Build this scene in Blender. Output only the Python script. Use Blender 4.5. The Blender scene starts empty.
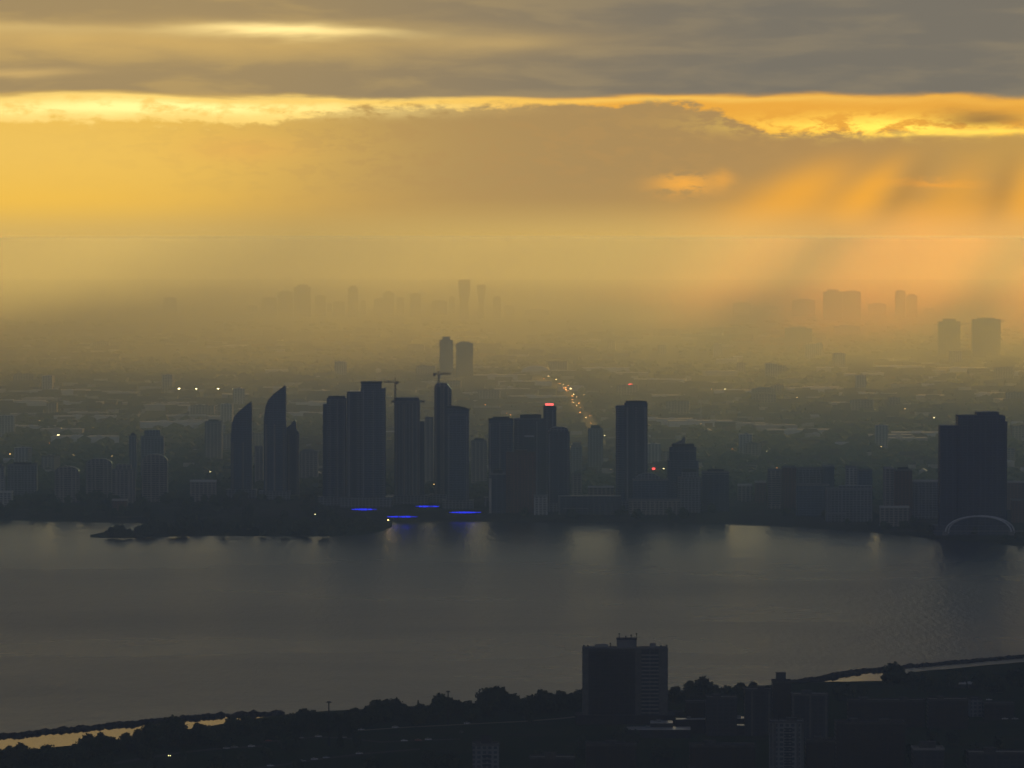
import bpy, bmesh, math, random
from mathutils import Vector, Matrix, noise
R = math.radians
rnd = random.Random(7)
scene = bpy.context.scene
col = scene.collection

# ------------------------------------------------------------------ camera
F = 5700.0                       # focal length in pixels of the 1024 wide frame
PITCH = math.atan(144.0 / F)     # the true horizon sits 144 px above the centre
CAMZ = 350.0
cd = bpy.data.cameras.new('camera'); cam = bpy.data.objects.new('camera', cd); col.objects.link(cam)
cd.sensor_width = 36.0; cd.lens = F / 1024 * 36.0
cd.clip_start = 5.0; cd.clip_end = 200000.0
cam.location = (0, 0, CAMZ); cam.rotation_euler = (math.pi / 2 - PITCH, 0, 0)
scene.camera = cam

def ang(py): return PITCH + math.atan((py - 384.0) / F)
def at(px, py, z=0.0):
    """where the sight line of a pixel meets height z"""
    Y = (CAMZ - z) / math.tan(ang(py))
    return Vector(((px - 512.0) / F * Y, Y, z))
def xat(px, Y): return (px - 512.0) / F * Y
def zat(py, Y): return CAMZ - Y * math.tan(ang(py))
def px_of(x, Y): return 512 + x / Y * F

# ------------------------------------------------------------------ render settings
scene.view_settings.view_transform = 'Standard'
scene.view_settings.look = 'None'
scene.view_settings.exposure = 0.0
scene.view_settings.gamma = 1.0
scene.view_settings.use_curve_mapping = False
scene.render.engine = 'CYCLES'
cy = scene.cycles
cy.use_denoising = True; cy.denoising_input_passes = 'RGB_ALBEDO_NORMAL'; cy.use_adaptive_sampling = False
cy.max_bounces = 4; cy.diffuse_bounces = 1; cy.glossy_bounces = 2; cy.transmission_bounces = 2
cy.volume_bounces = 0; cy.transparent_max_bounces = 6
cy.sample_clamp_indirect = 4.0
cy.caustics_reflective = False; cy.caustics_refractive = False

# ------------------------------------------------------------------ sun and sky
SUN_EL, SUN_AZ = 7.0, 10.0        # degrees; azimuth to the right of straight ahead
sd = bpy.data.lights.new('sun', 'SUN'); sun = bpy.data.objects.new('sun', sd); col.objects.link(sun)
sd.energy = 5.0; sd.angle = R(0.5); sd.color = (1.0, 0.49, 0.058)
tosun = Vector((math.sin(R(SUN_AZ)) * math.cos(R(SUN_EL)), math.cos(R(SUN_AZ)) * math.cos(R(SUN_EL)), math.sin(R(SUN_EL))))
sun.rotation_euler = tosun.to_track_quat('Z', 'Y').to_euler()

world = bpy.data.worlds.new('World'); scene.world = world; world.use_nodes = True
wt = world.node_tree; wt.nodes.clear()

class NT:
    def __init__(s, t): s.t = t
    def new(s, k): return s.t.nodes.new(k)
    def _set(s, sock, v):
        if v is None: return
        if isinstance(v, bpy.types.NodeSocket): s.t.links.new(v, sock)
        else: sock.default_value = v
    def m(s, op, a, b=None, c=None, clamp=False):
        n = s.new('ShaderNodeMath'); n.operation = op; n.use_clamp = clamp
        for i, v in enumerate((a, b, c)): s._set(n.inputs[i], v)
        return n.outputs[0]
    def mix(s, f, a, b, mode='MIX'):
        n = s.new('ShaderNodeMix'); n.data_type = 'RGBA'; n.blend_type = mode; n.clamp_factor = True
        s._set(n.inputs[0], f)
        for i, v in ((6, a), (7, b)):
            if isinstance(v, (tuple, list)): v = tuple(v) + ((1.0,) if len(v) == 3 else ())
            s._set(n.inputs[i], v)
        return n.outputs[2]
    def noise(s, vec, scale, detail=3, rough=.5, dist=0.0):
        n = s.new('ShaderNodeTexNoise'); s._set(n.inputs['Vector'], vec)
        n.inputs['Scale'].default_value = scale; n.inputs['Detail'].default_value = detail
        n.inputs['Roughness'].default_value = rough; n.inputs['Distortion'].default_value = dist
        return n.outputs['Fac']
    def comb(s, x, y, z):
        n = s.new('ShaderNodeCombineXYZ')
        for i, v in enumerate((x, y, z)): s._set(n.inputs[i], v)
        return n.outputs[0]
    def sep(s, v):
        n = s.new('ShaderNodeSeparateXYZ'); s._set(n.inputs[0], v); return n.outputs
    def step(s, v, a, b):            # smooth 0..1 as v goes a -> b
        n = s.new('ShaderNodeMapRange'); n.interpolation_type = 'SMOOTHSTEP'; n.clamp = True
        s._set(n.inputs['Value'], v); s._set(n.inputs['From Min'], a); s._set(n.inputs['From Max'], b)
        n.inputs['To Min'].default_value = 0; n.inputs['To Max'].default_value = 1
        return n.outputs['Result']
    def rng(s, v, a, b, c, d):
        n = s.new('ShaderNodeMapRange'); n.clamp = True
        s._set(n.inputs['Value'], v)
        for k, x in zip(('From Min', 'From Max', 'To Min', 'To Max'), (a, b, c, d)): n.inputs[k].default_value = x
        return n.outputs['Result']

HAZE_ROW = [(20, (0.627, 0.426, 0.13)), (150, (0.596, 0.409, 0.13)), (300, (0.49, 0.342, 0.12)), (420, (0.539, 0.371, 0.125)), (530, (0.569, 0.387, 0.128)), (640, (0.601, 0.401, 0.131)), (740, (0.741, 0.441, 0.134)), (830, (0.648, 0.387, 0.127)), (920, (0.866, 0.448, 0.127)), (1005, (0.752, 0.425, 0.128))]
def build_world():
    w = NT(wt)
    tc = w.new('ShaderNodeTexCoord')
    x, y, z = w.sep(tc.outputs['Generated'])
    A = w.m('MULTIPLY', w.m('ARCTAN2', x, y), 180 / math.pi)          # azimuth, degrees
    E = w.m('MULTIPLY', w.m('ARCSINE', z), 180 / math.pi)             # elevation, degrees
    sky = w.new('ShaderNodeTexSky'); sky.sky_type = 'NISHITA'; sky.sun_disc = False
    sky.sun_elevation = R(SUN_EL); sky.sun_rotation = R(SUN_AZ)
    sky.air_density = 1.0; sky.dust_density = 2.0; sky.ozone_density = 2.0
    def DA(px): return (px - 512) / 99.48
    def DE(py): return (240 - py) / 99.48
    cA = w.m('MULTIPLY', A, 1.0)
    big = w.noise(w.comb(w.m('MULTIPLY', A, .35), w.m('MULTIPLY', E, 2.2), 3.0), 1.0, 5, .55, .4)
    fine = w.noise(w.comb(w.m('MULTIPLY', A, .8), w.m('MULTIPLY', E, 4.0), 8.0), 1.0, 4, .5, .25)
    puff = w.noise(w.comb(w.m('MULTIPLY', A, 3.2), w.m('MULTIPLY', E, 8.0), 5.0), 1.0, 8, .62, .2)
    nb = w.m('SUBTRACT', big, .5); nf = w.m('SUBTRACT', fine, .5); npf = w.m('SUBTRACT', puff, .5)
    def jit(a, b=0.0, c=0.0):
        v = w.m('MULTIPLY_ADD', nb, a, E)
        if b: v = w.m('MULTIPLY_ADD', nf, b, v)
        if c: v = w.m('MULTIPLY_ADD', npf, c, v)
        return v
    Ej = jit(.25, .10); Ep = jit(.12, .10, .16)
    def gauss(px, py, wx, wy, src=None, slope=0.0):
        e = src or E
        da = w.m('DIVIDE', w.m('SUBTRACT', A, DA(px)), wx / 99.48)
        de = w.m('SUBTRACT', e, DE(py))
        if slope: de = w.m('MULTIPLY_ADD', w.m('SUBTRACT', A, DA(px)), slope, de)
        de = w.m('DIVIDE', de, wy / 99.48)
        q = w.m('ADD', w.m('MULTIPLY', da, da), w.m('MULTIPLY', de, de))
        return w.m('EXPONENT', w.m('MULTIPLY', q, -1.0))
    # the air under the lower cloud, gold at the left, dull in the middle, orange at the right
    lr = w.step(A, DA(-60), DA(560)); rr = w.step(A, DA(560), DA(900))
    low = w.mix(lr, (.88, .50, .06), (.47, .295, .10))
    low = w.mix(rr, low, (.80, .36, .035))
    c = low
    # lower cloud with a lumpy upper edge
    edge_l = w.step(A, DA(150), DA(480))
    body = w.m('MULTIPLY', w.m('MULTIPLY', w.step(Ep, DE(250), DE(165)), edge_l), .85)
    c = w.mix(body, c, (.39, .25, .105))
    c = w.mix(w.m('MULTIPLY', w.step(A, DA(830), DA(1040)), w.m('MULTIPLY', w.step(E, DE(210), DE(150)), .5)), c, (.62, .36, .075))
    c = w.mix(w.m('MULTIPLY', gauss(30, 150, 300, 60, Ej), .9), c, (.86, .55, .12))
    c = w.mix(w.m('MULTIPLY', gauss(30, 235, 130, 75), .55), c, (.88, .52, .07))
    # gap between the decks
    lowe = w.m('MULTIPLY_ADD', w.step(A, DA(230), DA(400)), .19, DE(125))
    lowe = w.m('MULTIPLY_ADD', w.step(A, DA(690), DA(770)), -.27, lowe)
    Eg = jit(.10, .14, .36)
    lump = w.m('MULTIPLY', w.m('MULTIPLY', w.step(puff, .47, .60), gauss(600, 150, 330, 45, Ep)), .5)
    c = w.mix(lump, c, (.46, .275, .10))
    gap = w.m('MULTIPLY', w.step(w.m('SUBTRACT', Eg, lowe), -.03, .05), w.step(Ej, DE(93), DE(98)))
    gapc = w.mix(w.step(A, DA(380), DA(640)), (.98, .66, .17), (.84, .40, .055))
    c = w.mix(gap, c, gapc)
    hot1 = w.m('MULTIPLY', gauss(150, 110, 210, 8, Ej), w.step(puff, .32, .56))
    c = w.mix(hot1, c, (1.3, 1.02, .36))
    hot2 = w.m('MULTIPLY', gauss(885, 124, 120, 9, Ep), w.step(puff, .40, .58))
    c = w.mix(hot2, c, (1.35, .93, .13))
    c = w.mix(w.m('MULTIPLY', gauss(983, 116, 42, 7.5, Ej), 1.0), c, (.40, .22, .06))
    c = w.mix(w.m('MULTIPLY', gauss(975, 131, 80, 3.2, Ej), .9), c, (1.2, .8, .12))
    c = w.mix(w.m('MULTIPLY', gauss(600, 101, 330, 3.5, Ej), .7), c, (.98, .60, .12))
    # upper deck
    upc = w.mix(w.step(A, DA(150), DA(800)), (.37, .262, .125), (.19, .170, .135))
    upc = w.mix(w.m('MULTIPLY', w.step(fine, .42, .66), .6), upc, w.mix(w.step(A, DA(150), DA(800)), (.52, .35, .13), (.27, .222, .148)))
    up = w.step(Ej, DE(100), DE(92))
    c = w.mix(up, c, upc)
    c = w.mix(w.m('MULTIPLY', gauss(120, 42, 340, 16, Ej), .62), c, (.72, .46, .14))
    c = w.mix(w.m('MULTIPLY', gauss(285, 31, 95, 5.5, Ej), 1.0), c, (1.22, .92, .36))
    c = w.mix(w.m('MULTIPLY', gauss(20, 31, 120, 7, Ej), .35), c, (.85, .60, .22))
    c = w.mix(w.m('MULTIPLY', gauss(500, 40, 70, 9, Ej), .45), c, (.62, .42, .16))
    c = w.mix(w.m('MULTIPLY', gauss(20, 75, 60, 5, Ej), .45), c, (.85, .55, .18))
    # small lit clouds below the bright break
    c = w.mix(w.m('MULTIPLY', w.m('MULTIPLY', gauss(684, 184, 30, 9, Ep), w.step(puff, .36, .52)), .95), c, (.90, .42, .07))
    c = w.mix(w.m('MULTIPLY', gauss(722, 180, 12, 8, Ep), .7), c, (.80, .38, .07))
    c = w.mix(w.m('MULTIPLY', gauss(930, 186, 40, 4, Ep), .7), c, (.86, .37, .06))
    c = w.mix(w.m('MULTIPLY', gauss(240, 150, 60, 14, Ep), .45), c, (.80, .42, .10))
    # sun rays painted into the sky colour, fanning by the angle around the sun
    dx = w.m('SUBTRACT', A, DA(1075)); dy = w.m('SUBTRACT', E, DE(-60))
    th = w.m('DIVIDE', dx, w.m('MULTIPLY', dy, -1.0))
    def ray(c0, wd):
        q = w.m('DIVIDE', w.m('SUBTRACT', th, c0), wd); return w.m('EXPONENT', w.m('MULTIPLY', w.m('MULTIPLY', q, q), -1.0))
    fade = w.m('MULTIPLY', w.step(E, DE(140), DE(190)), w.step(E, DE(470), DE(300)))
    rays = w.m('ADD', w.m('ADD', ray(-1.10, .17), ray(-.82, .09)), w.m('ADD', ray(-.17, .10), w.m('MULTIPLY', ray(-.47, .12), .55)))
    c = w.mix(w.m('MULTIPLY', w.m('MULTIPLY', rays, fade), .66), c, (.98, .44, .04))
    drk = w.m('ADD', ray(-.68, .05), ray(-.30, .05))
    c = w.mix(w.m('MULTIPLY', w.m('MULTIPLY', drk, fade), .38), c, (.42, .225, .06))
    hzc = None
    for k, (p1, cc_) in enumerate(HAZE_ROW):       # colour of the lit air along the horizon, so that sky and haze meet without a line
        hzc = cc_ if k == 0 else w.mix(w.rng(A, DA(HAZE_ROW[k-1][0]), DA(p1), 0, 1), hzc, cc_)
    c = w.mix(w.m('MULTIPLY', w.step(E, DE(195), DE(240)), 1.0), c, hzc)
    # sky colour brightened towards the horizon to offset the dimming by the shaded haze
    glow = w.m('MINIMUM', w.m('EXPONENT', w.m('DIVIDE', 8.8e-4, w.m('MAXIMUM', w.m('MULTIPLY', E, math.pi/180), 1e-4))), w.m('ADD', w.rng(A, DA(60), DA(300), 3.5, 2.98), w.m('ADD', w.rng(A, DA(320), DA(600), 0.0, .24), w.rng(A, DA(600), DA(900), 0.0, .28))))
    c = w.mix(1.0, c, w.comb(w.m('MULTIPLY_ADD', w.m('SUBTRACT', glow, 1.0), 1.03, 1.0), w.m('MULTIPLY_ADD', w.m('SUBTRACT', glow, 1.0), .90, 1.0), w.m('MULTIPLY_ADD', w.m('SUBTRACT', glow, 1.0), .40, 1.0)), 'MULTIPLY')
    # above the picture: another thin bright gap, then broken grey cloud up to the zenith
    over = w.mix(w.step(big, .42, .62), (.24, .225, .17), (.42, .38, .27))
    over = w.mix(w.step(E, 13.0, 20.0), over, (.03, .04, .055))
    gap2 = w.m('MULTIPLY', w.m('MULTIPLY', w.step(E, 4.2, 4.7), w.step(E, 5.9, 5.4)), w.step(A, 9.0, 6.0))
    over = w.mix(gap2, over, (.78, .50, .15))
    c = w.mix(w.step(E, 2.5, 3.2), c, over)
    # round the horizon away from the sunset
    aw = w.step(w.m('ABSOLUTE', A), 9.0, 32.0)
    dusk = w.mix(w.step(E, 0.0, 12.0), (.025, .035, .05), (.010, .026, .068))
    c = w.mix(aw, c, dusk)
    c = w.mix(w.step(w.m('ABSOLUTE', A), 95.0, 125.0), c, (.25, .265, .30))      # the eastern sky behind the camera
    mask = w.m('MAXIMUM', w.step(E, 30.0, 9.0), w.m('MULTIPLY', w.step(w.noise(tc.outputs['Generated'], 2.5, 5, .55), .42, .62), .6))
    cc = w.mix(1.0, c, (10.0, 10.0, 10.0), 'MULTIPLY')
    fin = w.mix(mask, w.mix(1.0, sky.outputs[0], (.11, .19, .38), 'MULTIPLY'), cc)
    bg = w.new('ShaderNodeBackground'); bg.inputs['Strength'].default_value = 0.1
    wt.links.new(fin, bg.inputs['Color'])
    out = w.new('ShaderNodeOutputWorld'); wt.links.new(bg.outputs[0], out.inputs['Surface'])
build_world()
world.cycles.sampling_method = 'MANUAL'; world.cycles.sample_map_resolution = 2048

# ------------------------------------------------------------------ helpers
def tag(o, label=None, cat=None, group=None, kind=None):
    if label: o['label'] = label
    if cat: o['category'] = cat
    if group: o['group'] = group
    if kind: o['kind'] = kind
    return o
def empty(name, loc, rz=0.0):
    o = bpy.data.objects.new(name, None); col.objects.link(o)
    o.location = loc; o.rotation_euler = (0, 0, rz); o.empty_display_size = 5
    return o
class MB:
    """collects boxes, prisms and bars, then links them as one mesh object"""
    def __init__(s): s.v = []; s.f = []; s.mi = []
    def add(s, vs, fs, mi=0):
        b = len(s.v); s.v += [tuple(v) for v in vs]
        s.f += [tuple(b + i for i in f) for f in fs]; s.mi += [mi] * len(fs)
    def box(s, x0, x1, y0, y1, z0, z1, mi=0):
        s.add([(x0,y0,z0),(x1,y0,z0),(x1,y1,z0),(x0,y1,z0),(x0,y0,z1),(x1,y0,z1),(x1,y1,z1),(x0,y1,z1)],
              [(0,3,2,1),(4,5,6,7),(0,1,5,4),(1,2,6,5),(2,3,7,6),(3,0,4,7)], mi)
    def prism_xz(s, pts, y0, y1, mi=0):           # profile (x,z), counter-clockwise seen from -y
        n = len(pts)
        s.add([(x, y0, z) for x, z in pts] + [(x, y1, z) for x, z in pts],
              [tuple(range(n)), tuple(range(2*n-1, n-1, -1))] + [(i, i+n, (i+1) % n + n, (i+1) % n)[::-1] for i in range(n)][::1], mi)
    def prism_xy(s, pts, z0, z1, mi=0):
        n = len(pts)
        s.add([(x, y, z0) for x, y in pts] + [(x, y, z1) for x, y in pts],
              [tuple(range(n-1, -1, -1)), tuple(range(n, 2*n))] + [(i, (i+1) % n, (i+1) % n + n, i+n) for i in range(n)], mi)
    def cyl(s, x, y, z0, z1, r0, r1=None, n=10, mi=0):
        r1 = r0 if r1 is None else r1
        a = [(math.cos(2*math.pi*i/n), math.sin(2*math.pi*i/n)) for i in range(n)]
        s.add([(x+c*r0, y+d*r0, z0) for c, d in a] + [(x+c*r1, y+d*r1, z1) for c, d in a],
              [tuple(range(n-1, -1, -1)), tuple(range(n, 2*n))] + [(i, (i+1) % n, (i+1) % n + n, i+n) for i in range(n)], mi)
    def bar(s, a, b, r, n=5, mi=0):
        a, b = Vector(a), Vector(b); d = (b - a).normalized()
        u = d.orthogonal().normalized(); w = d.cross(u)
        ring = [(u*math.cos(2*math.pi*i/n) + w*math.sin(2*math.pi*i/n))*r for i in range(n)]
        s.add([a+q for q in ring] + [b+q for q in ring],
              [tuple(range(n-1, -1, -1)), tuple(range(n, 2*n))] + [(i, (i+1) % n, (i+1) % n + n, i+n) for i in range(n)], mi)
    def blob(s, c, r, sx=1, sy=1, sz=1, jit=.25, sub=1, mi=0, rn=None):
        rn = rn or rnd
        bm = bmesh.new(); bmesh.ops.create_icosphere(bm, subdivisions=sub, radius=1.0)
        b = len(s.v)
        for v in bm.verts:
            k = r * (1 + rn.uniform(-jit, jit))
            s.v.append((c[0]+v.co.x*k*sx, c[1]+v.co.y*k*sy, c[2]+v.co.z*k*sz))
        for f in bm.faces:
            s.f.append(tuple(b + v.index for v in f.verts)); s.mi.append(mi)
        bm.free()
    def leaf(s, c, r, rn):
        d = Vector((rn.gauss(0,1), rn.gauss(0,1), rn.gauss(0,1))).normalized(); u = d.orthogonal().normalized(); w = d.cross(u)
        p = [(u*math.cos(t)+w*math.sin(t))*r*rn.uniform(.6,1.2) for t in (0, 1.7, 3.2, 4.6)]
        s.add([Vector(c)+q for q in p], [(0,1,2,3)])
    def build(s, name, mats, parent=None, smooth=False):
        me = bpy.data.meshes.new(name); me.from_pydata(s.v, [], s.f)
        if not isinstance(mats, (list, tuple)): mats = [mats]
        for m_ in mats: me.materials.append(m_)
        if len(mats) > 1: me.polygons.foreach_set('material_index', s.mi)
        if smooth: me.polygons.foreach_set('use_smooth', [True]*len(s.f))
        me.update()
        o = bpy.data.objects.new(name, me); col.objects.link(o)
        if parent is not None: o.parent = parent
        return o
def kids(o): return [c for c in bpy.data.objects if c.parent == o]
def copy_tree(root, parts, loc, rz=0.0, sc=1.0):
    r = root.copy(); col.objects.link(r); r.location = loc; r.rotation_euler = (0, 0, rz); r.scale = (sc,)*3
    for p in parts:
        c = p.copy(); col.objects.link(c); c.parent = r
    return r

# ------------------------------------------------------------------ materials
def mat(name, c1, c2=None, scale=.2, rough=.85, spec=.2, emit=None, estr=0.0, detail=4):
    m_ = bpy.data.materials.new(name); m_.use_nodes = True; t = m_.node_tree; t.nodes.clear(); n = NT(t)
    b = n.new('ShaderNodeBsdfPrincipled'); o = n.new('ShaderNodeOutputMaterial'); t.links.new(b.outputs[0], o.inputs[0])
    tc = n.new('ShaderNodeTexCoord')
    c2 = c2 or tuple(v*.7 for v in c1)
    f = n.noise(tc.outputs['Object'], scale, detail, .6)
    t.links.new(n.mix(n.step(f, .35, .65), c1, c2), b.inputs['Base Color'])
    b.inputs['Roughness'].default_value = rough; b.inputs['Specular IOR Level'].default_value = spec
    if emit:
        b.inputs['Emission Color'].default_value = tuple(emit)+(1,); b.inputs['Emission Strength'].default_value = estr
        m_.cycles.emission_sampling = 'NONE'
    return m_
def facade(name, glass, slab, floor=3.0, bay=6.0, slabf=.3, mull=.2, rough=.35, vary=.5):
    """floors of glass between slab edges, with vertical piers"""
    m_ = bpy.data.materials.new(name); m_.use_nodes = True; t = m_.node_tree; t.nodes.clear(); n = NT(t)
    b = n.new('ShaderNodeBsdfPrincipled'); o = n.new('ShaderNodeOutputMaterial'); t.links.new(b.outputs[0], o.inputs[0])
    tc = n.new('ShaderNodeTexCoord'); x, y, z = n.sep(tc.outputs['Object'])
    fl = n.m('DIVIDE', z, floor); xy = n.m('DIVIDE', n.m('ADD', x, n.m('MULTIPLY', y, 1.0)), bay)
    fz = n.m('FRACT', fl); fx = n.m('FRACT', xy)
    s1 = n.m('LESS_THAN', fz, slabf); s2 = n.m('LESS_THAN', fx, mull)
    sl = n.m('MAXIMUM', s1, s2)
    wn = n.new('ShaderNodeTexWhiteNoise'); wn.noise_dimensions = '2D'
    t.links.new(n.comb(n.m('FLOOR', xy), n.m('FLOOR', fl), 0.0), wn.inputs['Vector'])
    g = n.mix(n.m('MULTIPLY', wn.outputs['Value'], vary), glass, tuple(min(1, v*2.0+.01) for v in glass))
    dirt = n.noise(n.comb(n.m('MULTIPLY', x, .2), n.m('MULTIPLY', y, .2), n.m('MULTIPLY', z, .05)), 1.0, 4, .6)
    sc_ = n.mix(n.step(dirt, .3, .7), slab, tuple(v*.72 for v in slab))
    t.links.new(n.mix(sl, g, sc_), b.inputs['Base Color'])
    t.links.new(n.rng(sl, 0, 1, rough, .85), b.inputs['Roughness'])
    b.inputs['Specular IOR Level'].default_value = .35
    return m_
M = {}
M['glass_blue'] = facade('blue_glass_facade', (.02,.045,.085), (.20,.25,.32), 3.0, 5.0, .28, .12)
M['glass_dark'] = facade('dark_glass_facade', (.016,.03,.06), (.11,.14,.19), 3.0, 7.0, .25, .18)
M['glass_grey'] = facade('grey_glass_facade', (.035,.05,.065), (.36,.37,.38), 3.0, 4.5, .35, .3)
M['concrete_f'] = facade('concrete_facade', (.035,.04,.05), (.48,.42,.35), 2.9, 5.5, .4, .35)
M['brick_f'] = facade('brown_brick_facade', (.03,.03,.035), (.26,.13,.10), 2.9, 4.5, .42, .4)
M['pale_f'] = facade('pale_facade', (.05,.06,.075), (.62,.60,.55), 3.0, 5.0, .4, .42)
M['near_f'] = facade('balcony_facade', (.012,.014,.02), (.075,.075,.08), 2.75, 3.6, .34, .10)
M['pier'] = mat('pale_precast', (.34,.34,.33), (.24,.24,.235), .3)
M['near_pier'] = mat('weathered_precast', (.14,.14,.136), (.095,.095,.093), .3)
M['white'] = mat('white_paint', (.78,.78,.76), (.66,.66,.65), .2, .5, .4)
M['concrete'] = mat('concrete', (.30,.29,.27), (.22,.21,.20), .15)
M['dark'] = mat('dark_roofing', (.045,.045,.05), (.03,.03,.032), .2)
M['roofpale'] = mat('pale_roof', (.74,.70,.64), (.60,.57,.52), .05, .7, .12)
M['metal'] = mat('grey_metal', (.22,.23,.24), (.15,.155,.16), .5, .5, .5)
M['crane'] = mat('crane_paint', (.16,.13,.09), (.10,.08,.06), .5, .6, .3)
M['leaf'] = mat('tree_leaves', (.030,.055,.018), (.055,.085,.028), .18)
M['leafd'] = mat('dark_tree_leaves', (.022,.042,.018), (.040,.062,.024), .22)
M['bark'] = mat('bark', (.09,.065,.045), (.05,.038,.028), .8)
M['rock'] = mat('breakwater_rock', (.055,.052,.05), (.028,.028,.03), .25)
M['brown'] = mat('brown_brick', (.15,.08,.06), (.10,.055,.04), .2)
M['wallp'] = mat('pale_wall', (.62,.57,.50), (.45,.41,.37), .05)
M['wallr'] = mat('red_brick_wall', (.20,.10,.08), (.14,.075,.06), .08)
M['wallg'] = mat('grey_wall', (.22,.22,.22), (.15,.15,.155), .05)
M['tyre'] = mat('tyre_rubber', (.02,.02,.02))
M['carglass'] = mat('car_glass', (.02,.025,.03), None, .5, .15, .5)
for nm, cc in (('white',(.75,.75,.74)),('silver',(.45,.46,.47)),('dark',(.04,.045,.05)),('red',(.32,.03,.03))):
    M['car_'+nm] = mat('car_paint_'+nm, cc, cc, 1, .3, .5)
M['l_warm'] = mat('warm_lamp', (.8,.6,.3), None, 1, .5, .2, (1.0,.62,.22), 14)
M['l_orange'] = mat('orange_lamp', (.8,.4,.1), None, 1, .5, .2, (1.0,.36,.07), 9)
M['l_white'] = mat('white_lamp', (.8,.8,.7), None, 1, .5, .2, (1.0,.84,.40), 13)
M['l_red'] = mat('red_sign_light', (.7,.1,.1), None, 1, .5, .2, (1.0,.07,.06), 5)
M['l_redw'] = mat('bright_red_sign', (.7,.2,.1), None, 1, .5, .2, (1.0,.13,.11), 3.4)
M['l_blue'] = mat('blue_light', (.05,.05,.7), None, 1, .5, .2, (.015,.03,1.0), 1.9)
M['l_blue_dim'] = mat('dim_blue_light', (.05,.05,.7), None, 1, .5, .2, (.012,.022,1.0), .9)
M['l_window'] = mat('lit_window', (.6,.5,.3), None, 1, .5, .2, (1.0,.72,.35), .8)

# ------------------------------------------------------------------ ground, water
def water_mat(name, rough, bump, base=(.012,.02,.02), calm=None):
    m_ = bpy.data.materials.new(name); m_.use_nodes = True; t = m_.node_tree; t.nodes.clear(); n = NT(t)
    b = n.new('ShaderNodeBsdfPrincipled'); o = n.new('ShaderNodeOutputMaterial'); t.links.new(b.outputs[0], o.inputs[0])
    b.inputs['Base Color'].default_value = base + (1,)
    b.inputs['IOR'].default_value = 1.33; b.inputs['Specular IOR Level'].default_value = .5
    tc = n.new('ShaderNodeTexCoord'); x, y, z = n.sep(tc.outputs['Object'])
    f1 = n.noise(n.comb(n.m('MULTIPLY', x, .03), n.m('MULTIPLY', y, .012), 0.0), 1.0, 5, .6)
    f2 = n.noise(n.comb(n.m('MULTIPLY', x, .0016), n.m('MULTIPLY', y, .0028), 4.0), 1.0, 6, .62, .6)
    f3 = n.noise(n.comb(n.m('MULTIPLY', x, .16), n.m('MULTIPLY', y, .03), 9.0), 1.0, 3, .6)
    f1 = n.m('MULTIPLY_ADD', f3, .6, f1)
    r = n.m('MULTIPLY_ADD', n.m('SUBTRACT', f2, .5), rough*.55, rough)
    if calm: r = n.m('MULTIPLY', r, n.rng(y, calm[0], calm[1], 1.0, calm[2]))
    t.links.new(r, b.inputs['Roughness'])
    bp = n.new('ShaderNodeBump'); bp.inputs['Strength'].default_value = bump; bp.inputs['Distance'].default_value = 4.0
    t.links.new(f1, bp.inputs['Height']); t.links.new(bp.outputs[0], b.inputs['Normal'])
    return m_
M['water'] = water_mat('lake_water', .29, .5, calm=(6000, 7000, .5))
M['lagoon'] = water_mat('calm_water', .05, .02)
mb = MB(); mb.add([(-9000,-1500,0),(9000,-1500,0),(9000,39800,0),(-9000,39800,0)], [(0,1,2,3)])
tag(mb.build('lake_water', M['water']), 'wide grey lake with a dull golden sheen', None, None, 'structure')

def ground_mat(name, cols, s1, s2):
    m_ = bpy.data.materials.new(name); m_.use_nodes = True; t = m_.node_tree; t.nodes.clear(); n = NT(t)
    b = n.new('ShaderNodeBsdfPrincipled'); o = n.new('ShaderNodeOutputMaterial'); t.links.new(b.outputs[0], o.inputs[0])
    tc = n.new('ShaderNodeTexCoord')
    a = n.noise(tc.outputs['Object'], s1, 5, .6, .5); d = n.noise(tc.outputs['Object'], s2, 4, .6)
    c = n.mix(n.step(a, .40, .58), cols[0], cols[1])
    c = n.mix(n.step(d, .56, .68), c, cols[2])
    t.links.new(c, b.inputs['Base Color']); b.inputs['Roughness'].default_value = 1.0; b.inputs['Specular IOR Level'].default_value = 0.0
    return m_
M['land'] = ground_mat('suburb_ground', ((.035,.05,.022),(.07,.068,.05),(.13,.12,.10)), .0022, .012)
M['park'] = ground_mat('park_grass', ((.030,.050,.018),(.045,.062,.024),(.06,.058,.04)), .008, .03)
def lerp_tab(tab, x):
    if x <= tab[0][0]: return tab[0][1]
    for (a, b), (c, d) in zip(tab, tab[1:]):
        if x <= c: return b + (d-b)*(x-a)/(c-a)
    return tab[-1][1]
FAR_SHORE = [(-600,519),(0,519),(95,521),(160,522),(330,522),(392,521),(440,520),(520,521),(640,521),(730,523),(800,526),(868,531),(930,537),(1024,545),(1500,556)]
ELEV = [(7000,3),(7400,5),(8000,10),(9000,22),(10500,38),(12500,52),(15000,64),(18000,70),(30000,76)]
def land_z(x, Y):
    return lerp_tab(ELEV, Y) + (noise.noise(Vector((x*.0009, Y*.0006, 1.7)))*min(1, max(0, (Y-7600)/3000))*9)
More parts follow.
